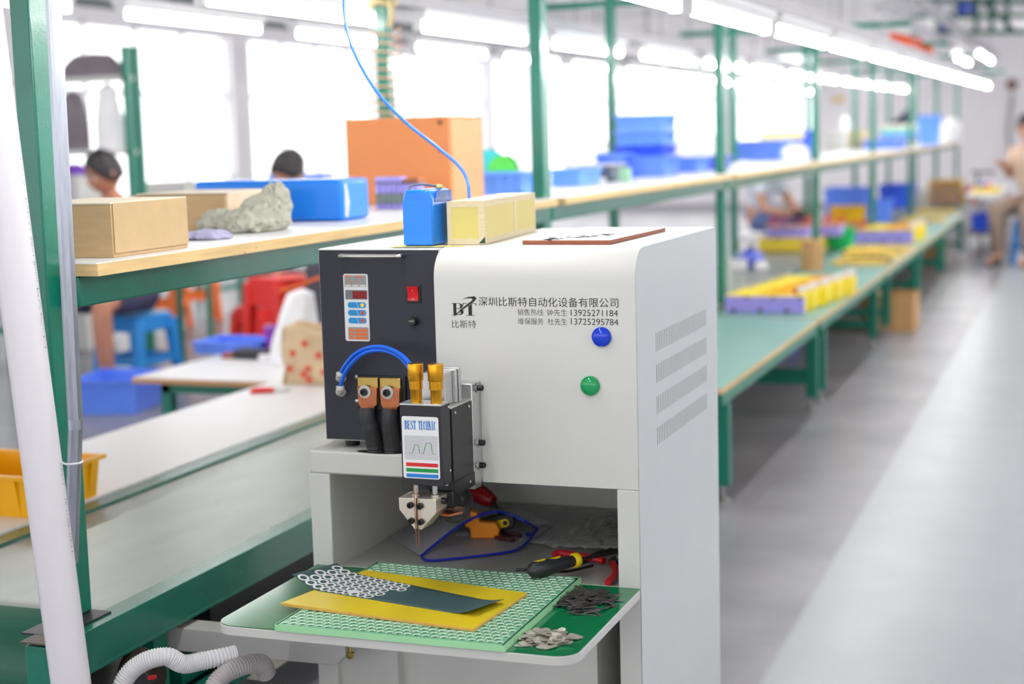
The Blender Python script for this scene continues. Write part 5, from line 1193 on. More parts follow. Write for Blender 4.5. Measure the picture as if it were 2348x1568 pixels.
# flat trays of yellow black parts between the pack rows
TRY = mat('ochre_tray_parts', (232, 196, 62), .5, var=.15, scale=20, spots=((70, 56, 36), 14, .58))
for u0, u1, vt, vb, lab_ in ((1905, 2040, 602, 612, 'flat ochre tray of parts nearest on the third work table'), (1925, 2082, 572, 588, 'flat ochre tray of parts farther on the third work table'), (2060, 2165, 505, 512, 'flat ochre tray of parts behind the farther yellow packs'), (2075, 2190, 486, 492, 'flat ochre tray of parts near the end of the last table')):
    x0, x1, y, h = bb(u0, u1, vt, vb, TZ)
    t = thing('parts_tray', lab_, 'tray', ((x0+x1)/2, y, TZ), 'ochre parts trays'); x1 = min(x1, -1.19); x0 = max(x0, -1.70)
    dp_ = .75 if vb > 550 else .6; MB().box(x0, x1, y, y+dp_, TZ+.0005, TZ+.012).build('tray_base', mat('pale_tray', (190, 196, 176), .5), t, bev=.003)
    for i in range(7): MB().box(x0+(x1-x0)*(i+.1)/7, x0+(x1-x0)*(i+.85)/7, y+.02, y+dp_-.02, TZ+.012, TZ+.030).build('tray_part', TRY, t, bev=.003)
o = MB().tube(spline([pz(1950, 590, TZ+.040), pz(2005, 588, TZ+.040), pz(2045, 594, TZ+.040), pz(2040, 600, TZ+.040)], 6), .007, 8).build('black_lead', BLACKP); tag(o, 'black lead lying across the ochre trays on the third work table', 'cable')
crate_px('light blue bin on the belt between fourth and fifth posts', 1890, 1984, 432, 504, TZ, .5, BLUEC, group='bins on the far belt', ribs=6)
crate_px('yellow tray leaning in front of the light blue bin', 1902, 1984, 472, 512, TZ, .10, mat('amber_tray', (240, 190, 14), .4), ribs=4)
crate_px('deep blue bin right of the fifth post on the belt', 2014, 2086, 425, 476, TZ, .7, BLUED, group='bins on the far belt', ribs=5)
crate_px('pale blue bin in front of the deep blue bin', 1992, 2040, 458, 512, TZ, .25, BLUEC, group='bins on the far belt', ribs=3)
t = thing('wooden_rack', 'ochre slatted rack box standing at the end of the work tables', 'rack', pz(2168, 470, TZ)); x0, x1, y, h = bb(2133, 2200, 419, 470, TZ)
for i in range(4): xq = x0+(x1-x0)*i/3; MB().box(xq-.02, xq+.02, y, y+.4, TZ+.0005, TZ+h).build('slat', mat('ochre_slat', (200, 156, 56), .5, var=.08), t)
MB().box(x0-.02, x1+.02, y, y+.4, TZ+h, TZ+h+.03).build('rack_top', MATS['ochre_slat'], t); MB().box(x0, x1, y+.05, y+.39, TZ+.0005, TZ+h*.95).build('rack_content', mat('lilac_grey_content', (176, 160, 168), .5, var=.1), t)
sack('red_bag', 'dark red bag slumped beside the ochre rack box', 2208, 2236, 424, 470, TZ, .3, mat('dark_red_film', (176, 30, 30), .4, var=.1), 15)
# ------------------------------------------------------------------ under the tables
o = carton('brown carton standing under the third work table', *[*(lambda q: (q[0].x, q[1].x, q[0].y, q[0].y+.35))((pz(2008, 760, 0), pz(2095, 762, 0)))], 0, .24, CARDD)
o = carton('smaller brown carton half hidden behind a table leg', *[*(lambda q: (q[0].x, q[1].x, q[0].y, q[0].y+.3))((pz(1972, 752, 0), pz(2004, 755, 0)))], 0, .23, CARD)
o = carton('brown carton far under the fourth work table', *[*(lambda q: (q[0].x, q[1].x, q[0].y, q[0].y+.35))((pz(2118, 600, 0), pz(2160, 602, 0)))], 0, .22, CARDD)
a, b = pz(1778, 812, 0), pz(1816, 812, 0)
crate('blue plastic bin on the floor under the second work table', a.x-.12, b.x, a.y, a.y+.25, .0005, .12, BLUED, ribs=4)
a, b = pz(1900, 702, 0), pz(1945, 702, 0)
crate('yellow plastic bin on the floor under the third work table', a.x, b.x, a.y, a.y+.3, .0005, .10, mat('amber_tray', (240, 190, 14), .4), ribs=4)
for i, (ua, va, ub, vb) in enumerate(((2030, 640, 2045, 735), (2055, 630, 2040, 700), (2075, 600, 2060, 660))):
    o = MB().tube(spline([px(ua, va-20, -1.23-.03*i), px(ua+4, va+20, -1.23-.03*i), px(ub, vb, -1.23-.03*i)], 6), .006, 6).build('hanging_cable', BLACKP); tag(o, 'black cable hanging below the third work table, %s of three' % ORDN[i], 'cable', 'cables below the third work table')
# ------------------------------------------------------------------ far trolley and bits at the end of the hall
t = thing('trolley_table', 'white topped trolley table with grey legs at the hall end', 'table', pz(2270, 590, 0))
a, b = pz(2222, 590, 0), pz(2300, 592, 0); zt_ = .62; y = a.y; xa, xb = -1.05, -.66
yT = 16.4; xa, xb = py(2212, 450, yT).x, py(2292, 450, yT).x
MB().box(xa, xb, yT, yT+2.2, .60, .625).build('tabletop', WTOP, t, bev=.003); MB().box(xa, xb, yT+.05, yT+2.1, .22, .24).build('lower_shelf', mat('brown_shelf', (92, 72, 66), .5, var=.1), t)
for x in (xa+.03, xb-.03):
    for yy in (yT+.05, yT+2.1): MB().box(x-.018, x+.018, yy, yy+.035, .001, .60).build('leg', STEEL, t)
crate('blue crate on the lower shelf of the trolley table', xa+.05, xb-.06, yT+.2, yT+.7, .241, .17, BLUED, ribs=4)
crate('yellow tray lying on the trolley table', xa+.06, xb-.02, yT+.3, yT+.75, .6255, .045, mat('yellow_tray', (232, 204, 40), .4), ribs=4, name='plastic_tray', cat='tray')
t = thing('desk_lamp', 'black bench lamp head reaching over the trolley table', 'lamp', (xa+.1, yT+1.3, .6255))
MB().cyl((xa+.04, yT+1.3, .6255), (xa+.04, yT+1.3, .80), .012, n=10).build('lamp_post', BLACKP, t); MB().box(xa-.02, xa+.22, yT+1.2, yT+1.36, .80, .825).build('lamp_head', BLACKP, t, bev=.008)
for i, (u_, v_, m_, lab_) in enumerate(((2238, 395, BLUEB, 'small blue bottle on the trolley table'), (2252, 400, RED, 'small red cap box on the trolley table'), (2244, 392, WHITEP, 'small white bottle on the trolley table'))):
    o = MB().lathe([(.022, 0), (.024, .004), (.024, .06), (.010, .075), (.010, .09)], n=12).build('small_bottle', m_); o.location = (xa+.10+.06*i, yT+1.0, .6255); tag(o, lab_, 'bottle')
# wall fan
t = thing('wall_clock', 'small brown round clock high on the far wall', 'clock', (0, YW, 1.7)); q = py(2320, 194, YW-.02)
MB().lathe([(.07, 0), (.085, -.01), (.085, -.03), (.06, -.035)], (q.x, YW-.001, q.z), 'Y').build('clock_case', mat('brown_clock', (120, 70, 50), .5), t)
q = py(1922, 228, YW-.02); o = MB().box(q.x-.10, q.x+.10, YW-.02, YW-.002, q.z-.05, q.z+.05).build('wall_notice', mat('ochre_notice', (222, 190, 130), .6)); tag(o, 'small ochre notice on the far wall', 'notice')
o = MB().tube([py(2320, 215, YW-.03), py(2312, 300, YW-.03), py(2316, 360, YW-.03)], .035, 8).build('wall_conduit', mat('grey_pipe', (168, 166, 170), .5)); tag(o, 'grey conduit running down the far wall below the clock', 'conduit')
# overhead: green mezzanine frame, blue crates, orange cable coil
t = thing('overhead_frame', 'dark green overhead steel frame at top right under the ceiling', 'frame', (-1, 20, 2.5)); FG = mat('dark_green_steel', (30, 84, 70), .45)
yO = 19.4
for u in (2148, 2190, 2238, 2275, 2310): MB().bar(py(u, -30, yO), py(u, 76, yO), .05, .05, up=(0, 1, 0)).build('upright', FG, t)
for v0, v1 in ((0, 2), (38, 36), (76, 72)): MB().bar(py(2090, v0, yO), py(2420, v1, yO), .06, .05).build('cross_rail', FG, t)
MB().bar(py(2250, 0, yO+.03), py(2330, 75, yO+.03), .05, .04, up=(0, 1, 0)).build('brace', FG, t)
crate('blue crate resting in the overhead frame', py(2188, 36, yO).x, py(2236, 36, yO).x, yO+.05, yO+.45, py(2210, 36, yO).z+.031, .16, BLUED, ribs=4)
crate('second blue crate lower left in the overhead frame', py(2146, 72, yO).x, py(2184, 72, yO).x, yO+.05, yO+.45, py(2160, 74, yO).z+.031, .12, BLUED, ribs=4)
OC = mat('orange_cable', (232, 96, 44), .45, var=.06); yC = 14.0
t = thing('cable_coil', 'orange cable coiled on the trunking above the tables', 'cable', py(2080, 110, yC)); c_ = py(2085, 97, yC)
cp_ = []
for i in range(90):
    a = i*.62; cp_.append(Vector((c_.x-.16+.0030*i+.0*math.cos(a), yC+.08*math.cos(a), c_.z+.015-.0008*i+.075*math.sin(a))))
MB().tube(cp_, .014, 6).build('coil', OC, t); e = cp_[-1]
MB().tube(spline([e, e+Vector((.04, 0, .10)), e+Vector((.06, 0, .04)), e+Vector((.055, 0, -.05)), e+Vector((.04, 0, -.10))], 6), .03, 8).build('coil_tail', OC, t)
# ------------------------------------------------------------------ people
def skin_body(name, verts, edges, radii, root, mats, parent, sub=2, label=None):
    me = bpy.data.meshes.new(name); me.from_pydata([tuple(v) for v in verts], edges, [])
    o = bpy.data.objects.new(name, me); COL.objects.link(o)
    o.modifiers.new('skin', 'SKIN'); s_ = o.modifiers.new('sub', 'SUBSURF'); s_.levels = s_.render_levels = sub
    for i, v in enumerate(me.skin_vertices[0].data): v.radius = radii[i] if isinstance(radii[i], tuple) else (radii[i], radii[i]); v.use_root = (i == root)
    dg = bpy.context.evaluated_depsgraph_get(); dg.update(); m2 = bpy.data.meshes.new_from_object(o.evaluated_get(dg))
    bpy.data.objects.remove(o); m2.materials.clear()
    return link_mesh(name, m2, mats, parent, label=label)
def person(label, base, rz, scale, J, shirt, pants, hair='short', skin=SKIN, sleeves=True, gloves=None, shorts=True, shoes=BLACKP):
    """J: joints in a local frame, facing -Y, z up"""
    t = thing('person', label, 'person', base)
    T = Matrix.Translation(Vector(base)) @ Matrix.Rotation(rz, 4, 'Z') @ Matrix.Scale(scale, 4)
    P = {k: T @ Vector(v) for k, v in J.items() if isinstance(v, tuple)}; V = []; E = []; Rr = []; ix = {}
    def add(n, p, r): ix[n] = len(V); V.append(p); Rr.append(r*scale)
    for n, r in (('pelvis', .125), ('waist', .115), ('chest', .135), ('neck', .055), ('jaw', .050)): add(n, P[n], r)
    E += [(0, 1), (1, 2), (2, 3), (3, 4)]
    for s_ in 'LR':
        for n, r in (('shoulder', .062), ('elbow', .042), ('wrist', .030), ('palm', .036)): add(n+s_, P[n+s_], r)
        E += [(ix['chest'], ix['shoulder'+s_]), (ix['shoulder'+s_], ix['elbow'+s_]), (ix['elbow'+s_], ix['wrist'+s_]), (ix['wrist'+s_], ix['palm'+s_])]
        d = (P['palm'+s_]-P['wrist'+s_]).normalized(); u = d.cross(Vector((0, 0, 1)));  u = u.normalized() if u.length > .1 else Vector((1, 0, 0)); w_ = u.cross(d)
        for k in range(4):
            b0 = P['palm'+s_]+u*(k-1.5)*.022*scale+d*.03*scale; ln = (.055, .068, .072, .06)[k]*scale
            add('f%d%s' % (k, s_), b0, .011); add('g%d%s' % (k, s_), b0+d*ln*.6-w_*.010*scale, .010); add('h%d%s' % (k, s_), b0+d*ln-w_*.028*scale, .008)
            E += [(ix['palm'+s_], ix['f%d%s' % (k, s_)]), (ix['f%d%s' % (k, s_)], ix['g%d%s' % (k, s_)]), (ix['g%d%s' % (k, s_)], ix['h%d%s' % (k, s_)])]
        sg = 1 if s_ == 'L' else -1
        add('t0'+s_, P['wrist'+s_]+d*.02*scale+u*sg*.035*scale, .013); add('t1'+s_, P['wrist'+s_]+d*.06*scale+u*sg*.052*scale-w_*.012*scale, .010)
        E += [(ix['wrist'+s_], ix['t0'+s_]), (ix['t0'+s_], ix['t1'+s_])]
        for n, r in (('hip', .095), ('knee', .062), ('calf', .056), ('ankle', .038), ('toe', .034)): add(n+s_, P[n+s_], r)
        E += [(0, ix['hip'+s_]), (ix['hip'+s_], ix['knee'+s_]), (ix['knee'+s_], ix['calf'+s_]), (ix['calf'+s_], ix['ankle'+s_]), (ix['ankle'+s_], ix['toe'+s_])]
    # one continuous body mesh: skinned limbs and torso joined with the modelled head
    me = bpy.data.meshes.new('b'); me.from_pydata([tuple(v) for v in V], E, []); o = bpy.data.objects.new('b', me); COL.objects.link(o)
    o.modifiers.new('skin', 'SKIN'); sm = o.modifiers.new('s', 'SUBSURF'); sm.levels = sm.render_levels = 2
    for i, v in enumerate(me.skin_vertices[0].data): v.radius = (Rr[i], Rr[i]); v.use_root = i == 0
    dg = bpy.context.evaluated_depsgraph_get(); dg.update(); m2 = bpy.data.meshes.new_from_object(o.evaluated_get(dg)); bpy.data.objects.remove(o)
    bm = bmesh.new(); bm.from_mesh(m2)
    h = Vector(J['head']); pit = J.get('pitch', 0); yaw = J.get('yaw', 0)
    HM = T @ Matrix.Translation(h) @ Matrix.Rotation(yaw, 4, 'Z') @ Matrix.Rotation(pit, 4, 'X')
    hb_ = bmesh.ops.create_icosphere(bm, subdivisions=4, radius=1)
    for v in hb_['verts']:
        x, y, z = v.co; X, Y, Z = x*.076, y*.096, z*.118
        if z < 0: X *= 1-.30*z*z; Y = Y*(1-.12*z*z)-.012*z*z   # narrower jaw, chin forward
        fy = max(0, -y)
        Y -= .024*math.exp(-((x/.20)**2+((z+.12)/.20)**2))*fy      # nose
        Y += .010*sum(math.exp(-(((x-s_*.40)/.20)**2+((z-.10)/.13)**2)) for s_ in (-1, 1))*fy   # eye sockets
        Y -= .006*math.exp(-((x/.35)**2+((z+.48)/.08)**2))*fy      # lips
        X += .016*sum(s_*math.exp(-(((y-.05)/.16)**2+((z+.02)/.24)**2))*(1 if s_*x > .6 else 0) for s_ in (-1, 1))  # ears
        v.co = HM @ Vector((X, Y, Z))
    m3 = bpy.data.meshes.new('body'); bm.to_mesh(m3); bm.free(); m3.materials.clear()
    body = link_mesh('body', m3, skin, t)
    # face details and hair
    for s_ in (-1, 1):
        MB().ball(HM @ Vector((s_*.030, -.083, .012)), .011*scale, n=10, m=8).build('eye', mat('eye_white', (226, 222, 216), .25, var=.01), body); MB().ball(HM @ Vector((s_*.030, -.0925, .012)), .005*scale, n=8, m=6).build('pupil', BLACKP, body)
        MB().tube([HM @ Vector((s_*.015, -.094, .034)), HM @ Vector((s_*.032, -.092, .040)), HM @ Vector((s_*.048, -.080, .034))], .0035*scale, 6).build('eyebrow', HAIR, body)
    MB().tube([HM @ Vector((-.024, -.083, -.056)), HM @ Vector((0, -.094, -.057)), HM @ Vector((.024, -.083, -.056))], .004*scale, 6).build('mouth', mat('lips', (170, 96, 88), .5, var=.03), body)
    def hairfn(u, v):
        a = 2*math.pi*u; lo = 1.30-.38*math.cos(a+math.pi/2)*-1*0
        front = max(0, -math.sin(a)); th = v*(1.95-1.02*front**1.5 if hair == 'short' else 2.1-1.0*front)
        r = 1.07+.035*math.sin(9*a+5*v)+.02*math.sin(17*a)
        return HM @ Vector((.079*r*math.sin(th)*math.cos(a), .099*r*math.sin(th)*math.sin(a)+.004, .126*r*math.cos(th)))
    MB().grid(hairfn, 40, 14).build('hair', HAIR, body, solid=.006*scale)
    # clothing follows the same joints a little outside the skin
    def cloth(name, pts, eds, rad, m_, cut=None):
        vv = [Vector(p) for p in pts]; return skin_body(name, vv, eds, [r*scale for r in rad], 0, m_, t)
    lerp = lambda a, b, f: P[a].lerp(P[b], f)
    pts = [P['pelvis']+(P['waist']-P['pelvis'])*.15, P['waist'], P['chest'], lerp('chest', 'neck', .62)]; ed = [(0, 1), (1, 2), (2, 3)]; rd = [.150, .135, .155, .085]
    for s_ in 'LR':
        k = len(pts); pts += [P['shoulder'+s_], lerp('shoulder'+s_, 'elbow'+s_, .40), lerp('shoulder'+s_, 'elbow'+s_, .62 if sleeves else .3)]; ed += [(2, k), (k, k+1), (k+1, k+2)]; rd += [.082, .070, .066]
    cloth('shirt', pts, ed, rd, shirt)
    pts = [P['pelvis'], P['pelvis'].lerp(P['waist'], .45)]; ed = [(0, 1)]; rd = [.150, .142]
    for s_ in 'LR':
        k = len(pts); pts += [P['hip'+s_], lerp('hip'+s_, 'knee'+s_, .5), lerp('hip'+s_, 'knee'+s_, .88)]; ed += [(0, k), (k, k+1), (k+1, k+2)]; rd += [.115, .098, .088]
        if not shorts: pts += [P['knee'+s_], P['calf'+s_], lerp('calf'+s_, 'ankle'+s_, .85)]; ed += [(k+2, k+3), (k+3, k+4), (k+4, k+5)]; rd += [.085, .072, .060]
    cloth('shorts' if shorts else 'trousers', pts, ed, rd, pants)
    for s_ in 'LR':
        a, b = P['ankle'+s_], P['toe'+s_]; skin_body('shoe', [a.lerp(b, -.25)-Vector((0, 0, .02*scale)), a.lerp(b, .4)-Vector((0, 0, .012*scale)), b], [(0, 1), (1, 2)], [.044*scale, .046*scale, .040*scale], 0, shoes, t)
        if gloves:
            d = (P['palm'+s_]-P['wrist'+s_]); skin_body('glove', [lerp('wrist'+s_, 'elbow'+s_, .12), P['wrist'+s_], P['palm'+s_], P['palm'+s_]+d*.7], [(0, 1), (1, 2), (2, 3)], [.040*scale, .038*scale, .050*scale, .036*scale], 0, gloves, t)
    return t
SIT = dict(pelvis=(0, 0, .56), waist=(0, -.03, .70), chest=(0, -.08, .92), neck=(0, -.13, 1.08), jaw=(0, -.17, 1.14), head=(0, -.185, 1.215), pitch=.5, yaw=0,
           shoulderL=(.175, -.10, .99), elbowL=(.24, -.20, .74), wristL=(.16, -.40, .66), palmL=(.14, -.46, .65), shoulderR=(-.175, -.10, .99), elbowR=(-.24, -.20, .74), wristR=(-.16, -.40, .66), palmR=(-.14, -.46, .65),
           hipL=(.09, -.04, .54), kneeL=(.15, -.42, .52), calfL=(.15, -.42, .34), ankleL=(.15, -.40, .08), toeL=(.16, -.54, .035), hipR=(-.09, -.04, .54), kneeR=(-.15, -.42, .52), calfR=(-.15, -.42, .34), ankleR=(-.15, -.40, .08), toeR=(-.16, -.54, .035))
def stool(label, x, y, rz, m, h=.43, n=1, name='plastic_stool', group=None, w=.145):
    """moulded plastic stool, slotted splayed sides, one leg at every corner"""
    t = thing(name, label, 'stool', (x, y, 0), group); Rm = Matrix.Translation((x, y, 0)) @ Matrix.Rotation(rz, 4, 'Z'); ws = w+.035
    MB().prism(rrect(-w, w, -w, w, .03), 'Z', h-.028, h).xform(Rm).build('seat', m, t, bev=.004)
    for sx in (-1, 1):
        for sy in (-1, 1):
            def L(z): k = 1-(z/h); return sx*(w-.02+.035*k), sy*(w-.02+.035*k)
            (xa, ya), (xb, yb) = L(0), L(h-.02); mb = MB(); vs = []
            for (x_, y_, z_, r_) in ((xa, ya, .001, .022), (xb, yb, h-.026, .030)): vs += [(x_-r_, y_-r_, z_), (x_+r_, y_-r_, z_), (x_+r_, y_+r_, z_), (x_-r_, y_+r_, z_)]
            mb.add(vs, [(3, 2, 1, 0), (4, 5, 6, 7), (0, 1, 5, 4), (1, 2, 6, 5), (2, 3, 7, 6), (3, 0, 4, 7)]).xform(Rm).build('leg', m, t, bev=.006)
    for i in range(4):
        for z0, z1 in ((h*.78, h-.027), (h*.34, h*.44)): d0 = w-.012+.035*(1-z0/h); MB().box(-d0, d0, -d0-.006, -d0+.004, z0, z1).xform(Rm @ Matrix.Rotation(i*math.pi/2, 4, 'Z')).build('side_band', m, t)
    return t
BST = mat('sky_blue_plastic', (30, 140, 220), .35, var=.04); RST = mat('red_stool_plastic', (230, 40, 34), .35, var=.05); OST = mat('orange_stool_plastic', (244, 120, 44), .35, var=.05)
# the seated man on the left
hp_ = pd(238, 398, 8.35); sc = .97; rz1 = -.16
off = Matrix.Rotation(rz1, 3, 'Z') @ Vector(SIT['head'])*sc
bx, by = hp_.x-off.x, hp_.y-off.y
sc = hp_.z/1.215; stool('bright blue plastic stool under the seated man', bx, by, rz1, BST, .42*sc)
J1 = dict(SIT); J1['pitch'] = .42; J1['yaw'] = -.25
person('man in red top and dark shorts sitting on a blue stool, looking down', (bx, by, 0), rz1, sc, J1, mat('faded_red_shirt', (226, 150, 146), .8, var=.05), mat('dark_navy_shorts', (58, 62, 92), .8, var=.08), skin=SKIND)
# second worker seen from behind the blue slab
hp2 = pd(661, 392, 8.9); sc2 = hp2.z/1.215; rz2 = 2.6; off = Matrix.Rotation(rz2, 3, 'Z') @ Vector(SIT['head'])*sc2
bx2, by2 = hp2.x-off.x, hp2.y-off.y
J2 = dict(SIT); J2['pitch'] = .45
person('worker with dark hair sitting on a red stool, back to the camera', (bx2, by2, 0), rz2, sc2, J2, mat('white_shirt_cloth', (232, 232, 236), .8, var=.03), mat('black_trousers', (44, 42, 52), .8, var=.08), shorts=False)
stool('red plastic stool under the worker with dark hair', bx2, by2, rz2, RST, .42*sc2)
# worker at the belt on the right, white shirt and dark gloves
w0 = pd(1722, 470, 12.6)
J3 = dict(SIT); J3.update(elbowL=(.20, -.30, .66), wristL=(.10, -.52, .60), palmL=(.08, -.58, .59), elbowR=(-.27, -.24, .66), wristR=(-.12, -.50, .62), palmR=(-.08, -.57, .61), pitch=.6)
w_x, w_y = -2.86, px(1735, 470, -2.86).y
person('worker in white shirt and dark gloves bending over the belt by the third post', (w_x, w_y, 0), 1.25, .92, J3, mat('white_blue_shirt', (226, 230, 242), .8, var=.04), mat('blue_jeans', (92, 110, 160), .8, var=.08), gloves=mat('dark_gloves', (50, 48, 58), .7, var=.08), shorts=False, sleeves=True)
stool('white plastic stool under the gloved worker', w_x, w_y, 1.25, WHITEP, .385)
# worker at the right edge by the trolley
q4 = pz(2352, 590, 0); x4, y4 = -.42, 15.5
J4 = dict(SIT); J4['pitch'] = .5; J4.update(elbowR=(-.26, -.02, .78), wristR=(-.20, -.22, .88), palmR=(-.19, -.28, .91), elbowL=(.25, -.02, .76), wristL=(.20, -.22, .70), palmL=(.19, -.29, .69))
hx = py(2346, 300, 15.5)
person('worker in beige shirt seated beside the trolley table at the right edge', (hx.x+.14, 15.5, 0), -.5, 1.05, J4, mat('beige_shirt', (206, 180, 158), .8, var=.05), mat('grey_trousers', (150, 130, 116), .8, var=.06), shorts=False)
stool('blue plastic stool under the worker at the right edge', hx.x+.14, 15.5, -.5, BST, .44)
# ------------------------------------------------------------------ behind and under the shelf on the left
a, b = pz(190, 950, 0), pz(358, 930, 0)
crate('blue plastic bin standing on the floor in front of the blue stool', a.x-.1, b.x+.02, a.y, a.y+.42, .0005, .17, BLUEC, rz=.2, ribs=7)
t = thing('side_table', 'small white topped table with green legs left of the paper bag', 'table', (-3.3, 5.3, 0))
c = [pz(297, 863, .40), pz(640, 880, .40), pz(640, 815, .40), pz(450, 800, .40)]
MB().box(-3.56, -2.90, 5.25, 6.15, .378, .398, 0).box(-3.558, -2.902, 5.252, 6.148, .398, .401, 1).build('tabletop', [mat('tan_board_edge', (206, 156, 110), .6, var=.06), WTOP], t)
MB().box(-3.46, -2.95, 5.30, 5.33, .335, .377).build('apron', GD, t); MB().box(-3.46, -2.95, 6.06, 6.09, .335, .377).build('apron', GD, t)
for x in (-3.44, -2.96):
    for y in (5.30, 6.07): MB().box(x-.022, x+.022, y, y+.044, .001, .377).build('leg', GD, t, bev=.002)
q = pz(548, 824, .401)
t = thing('soldering_block', 'black block with red brown tip lying on the small white table', 'tool', tuple(q))
MB().box(q.x-.03, q.x+.13, q.y, q.y+.08, .4015, .440).build('block_body', BLACKP, t, bev=.004); MB().box(q.x-.09, q.x-.03, q.y+.01, q.y+.06, .4015, .425).build('block_tip', mat('red_brown_tip', (150, 84, 72), .5, var=.06), t)
q = pz(540, 800, .401); crate('flat blue tray behind the black block on the small table', q.x-.10, q.x+.20, 6.145-.24, 6.145, .4012, .055, BLUEC, ribs=3, name='plastic_tray', cat='tray')
q = pz(632, 812, .401); crate('purple plastic tub on the small table beside the paper bag', q.x-.05, q.x+.12, q.y, q.y+.14, .4012, .115, mat('purple_tub', (150, 66, 190), .35, var=.05), ribs=3, name='plastic_tub', cat='tub')
q = pz(628, 828, .401); o = MB().lathe([(.026, 0), (.028, .004), (.028, .026), (.024, .03)], n=18).build('white_jar', WHITEP); o.location = (q.x-.03, q.y-.02, .4012); tag(o, 'small white jar at the foot of the purple tub', 'jar')
# paper bag with red flowers
BAGM = mat('kraft_paper_bag', (222, 196, 158), .75, var=.07, scale=12, bump=.35, bscale=10)
t = thing('paper_bag', 'kraft paper bag with red flower prints on the white worktop', 'bag', (-2.66, 5.15, .4205))
bxA, bxB, byA, byB = -2.79, -2.575, 5.09, 5.27
def bagfn(u, v):
    pr_ = [(bxA, byA), (bxB, byA), (bxB, byB), (bxA, byB)]; s_ = u*4 % 4; i = int(s_) % 4; f = s_-int(s_); x = pr_[i][0]+(pr_[(i+1) % 4][0]-pr_[i][0])*f; y = pr_[i][1]+(pr_[(i+1) % 4][1]-pr_[i][1])*f
    return Vector((x+.006*math.sin(9*v+4*u*6), y+.006*math.sin(7*v+u*17), .4208+.215*v+.008*math.sin(u*25)*v))
MB().grid(bagfn, 32, 10).build('bag_wall', BAGM, t, solid=.0015)
FL = mat('red_flower_print', (226, 84, 66), .6, var=.05)
for i, (dx, dz) in enumerate(((.095, .155), (.045, .118), (.150, .112), (.105, .062), (.085, .040), (.108, .022), (.03, .06), (.17, .05))):
    c = Vector((bxA+dx, byA-.0085, .4208+dz)); MB().add([c+Vector((.013*(1+.3*math.cos(5*a))*math.cos(a), 0, .013*(1+.3*math.cos(5*a))*math.sin(a))) for a in [2*math.pi*k/30 for k in range(30)]], [tuple(range(30))]).build('flower_print', FL, t)
# white bottle / film lump above the bag, orange cord, dark bag behind
sackp = pz(672, 812, .401)
def sack_at(name, label, c, rx, ry, h, m, seed, cat='bag', lean=0.0):
    rnd = random.Random(seed); ph = [rnd.uniform(0, 6) for _ in range(6)]
    def fn(u, v):
        a = 2*math.pi*u; r = (1-.75*max(0, v-.25)**1.3)*(1+.08*math.sin(3*a+ph[0]+3*v)+.05*math.sin(6*a+ph[1]-5*v)); r = r if v < .999 else .02
        return Vector((c[0]+rx*r*math.cos(a)+lean*v, c[1]+ry*r*math.sin(a), c[2]+h*v))
    o = MB().grid(fn, 28, 14).build(name, m); return tag(o, label, cat)
q = pd(668, 756, 6.5)
sack_at('film_bag', 'white plastic film bag standing up behind the paper bag', (q.x, q.y, .402), .10, .08, py(690, 660, q.y).z-.402, WB, 21, lean=.06)
q = pd(722, 700, 7.6); x0, x1 = py(700, 650, q.y).x, py(790, 650, q.y).x
o = MB().box(x0, x1, q.y, q.y+.3, .001, py(720, 604, q.y).z).build('dark_cabinet', mat('dark_grey_cloth', (78, 74, 86), .7, var=.06), bev=.01); tag(o, 'dark grey box standing behind the paper bag', 'box')
q = [pd(u, v, 6.2) for u, v in ((640, 668), (690, 652), (735, 636), (770, 628))]
o = MB().tube(spline(q+[q[-1]+Vector((.2, .1, -.2)), Vector((q[-1].x+.2, q[-1].y+.1, .43))], 5), .008, 6).build('orange_cable', mat('orange_cord', (236, 110, 50), .45)); tag(o, 'orange cable running behind the power unit above the paper bag', 'cable')
# red handled cutter on the worktop
q = pz(610, 900, .42); t = thing('side_cutter', 'red handled cutter lying on the white worktop', 'cutter', tuple(q))
MB().tube(spline([q+Vector((-.045, -.03, .008)), q+Vector((-.01, -.022, .010)), q+Vector((.03, .0, .010))], 5), .008, 8).build('handle', RED, t); MB().tube(spline([q+Vector((-.05, .0, .008)), q+Vector((-.01, .004, .010)), q+Vector((.03, .004, .010))], 5), .008, 8).build('handle', RED, t)
MB().bar(q+Vector((.03, .002, .010)), q+Vector((.085, .03, .008)), .014, .008).build('cutter_jaw', STEEL, t, bev=.002)
# stools further back
for i, (u, v, m_, lab_) in enumerate(((372, 760, OST, 'orange plastic stool just right of the seated man'), (448, 738, OST, 'second orange plastic stool further right of the seated man'), (620, 812, RST, 'big red plastic stool in front of the worker with dark hair'))):
    q = pz(u, v, 0) if i < 2 else pd(662, 800, 8.0); hh = .52 if i < 2 else .64
    stool(lab_, q.x, q.y, .3+.4*i, m_, hh, group='plastic stools behind the shelf')
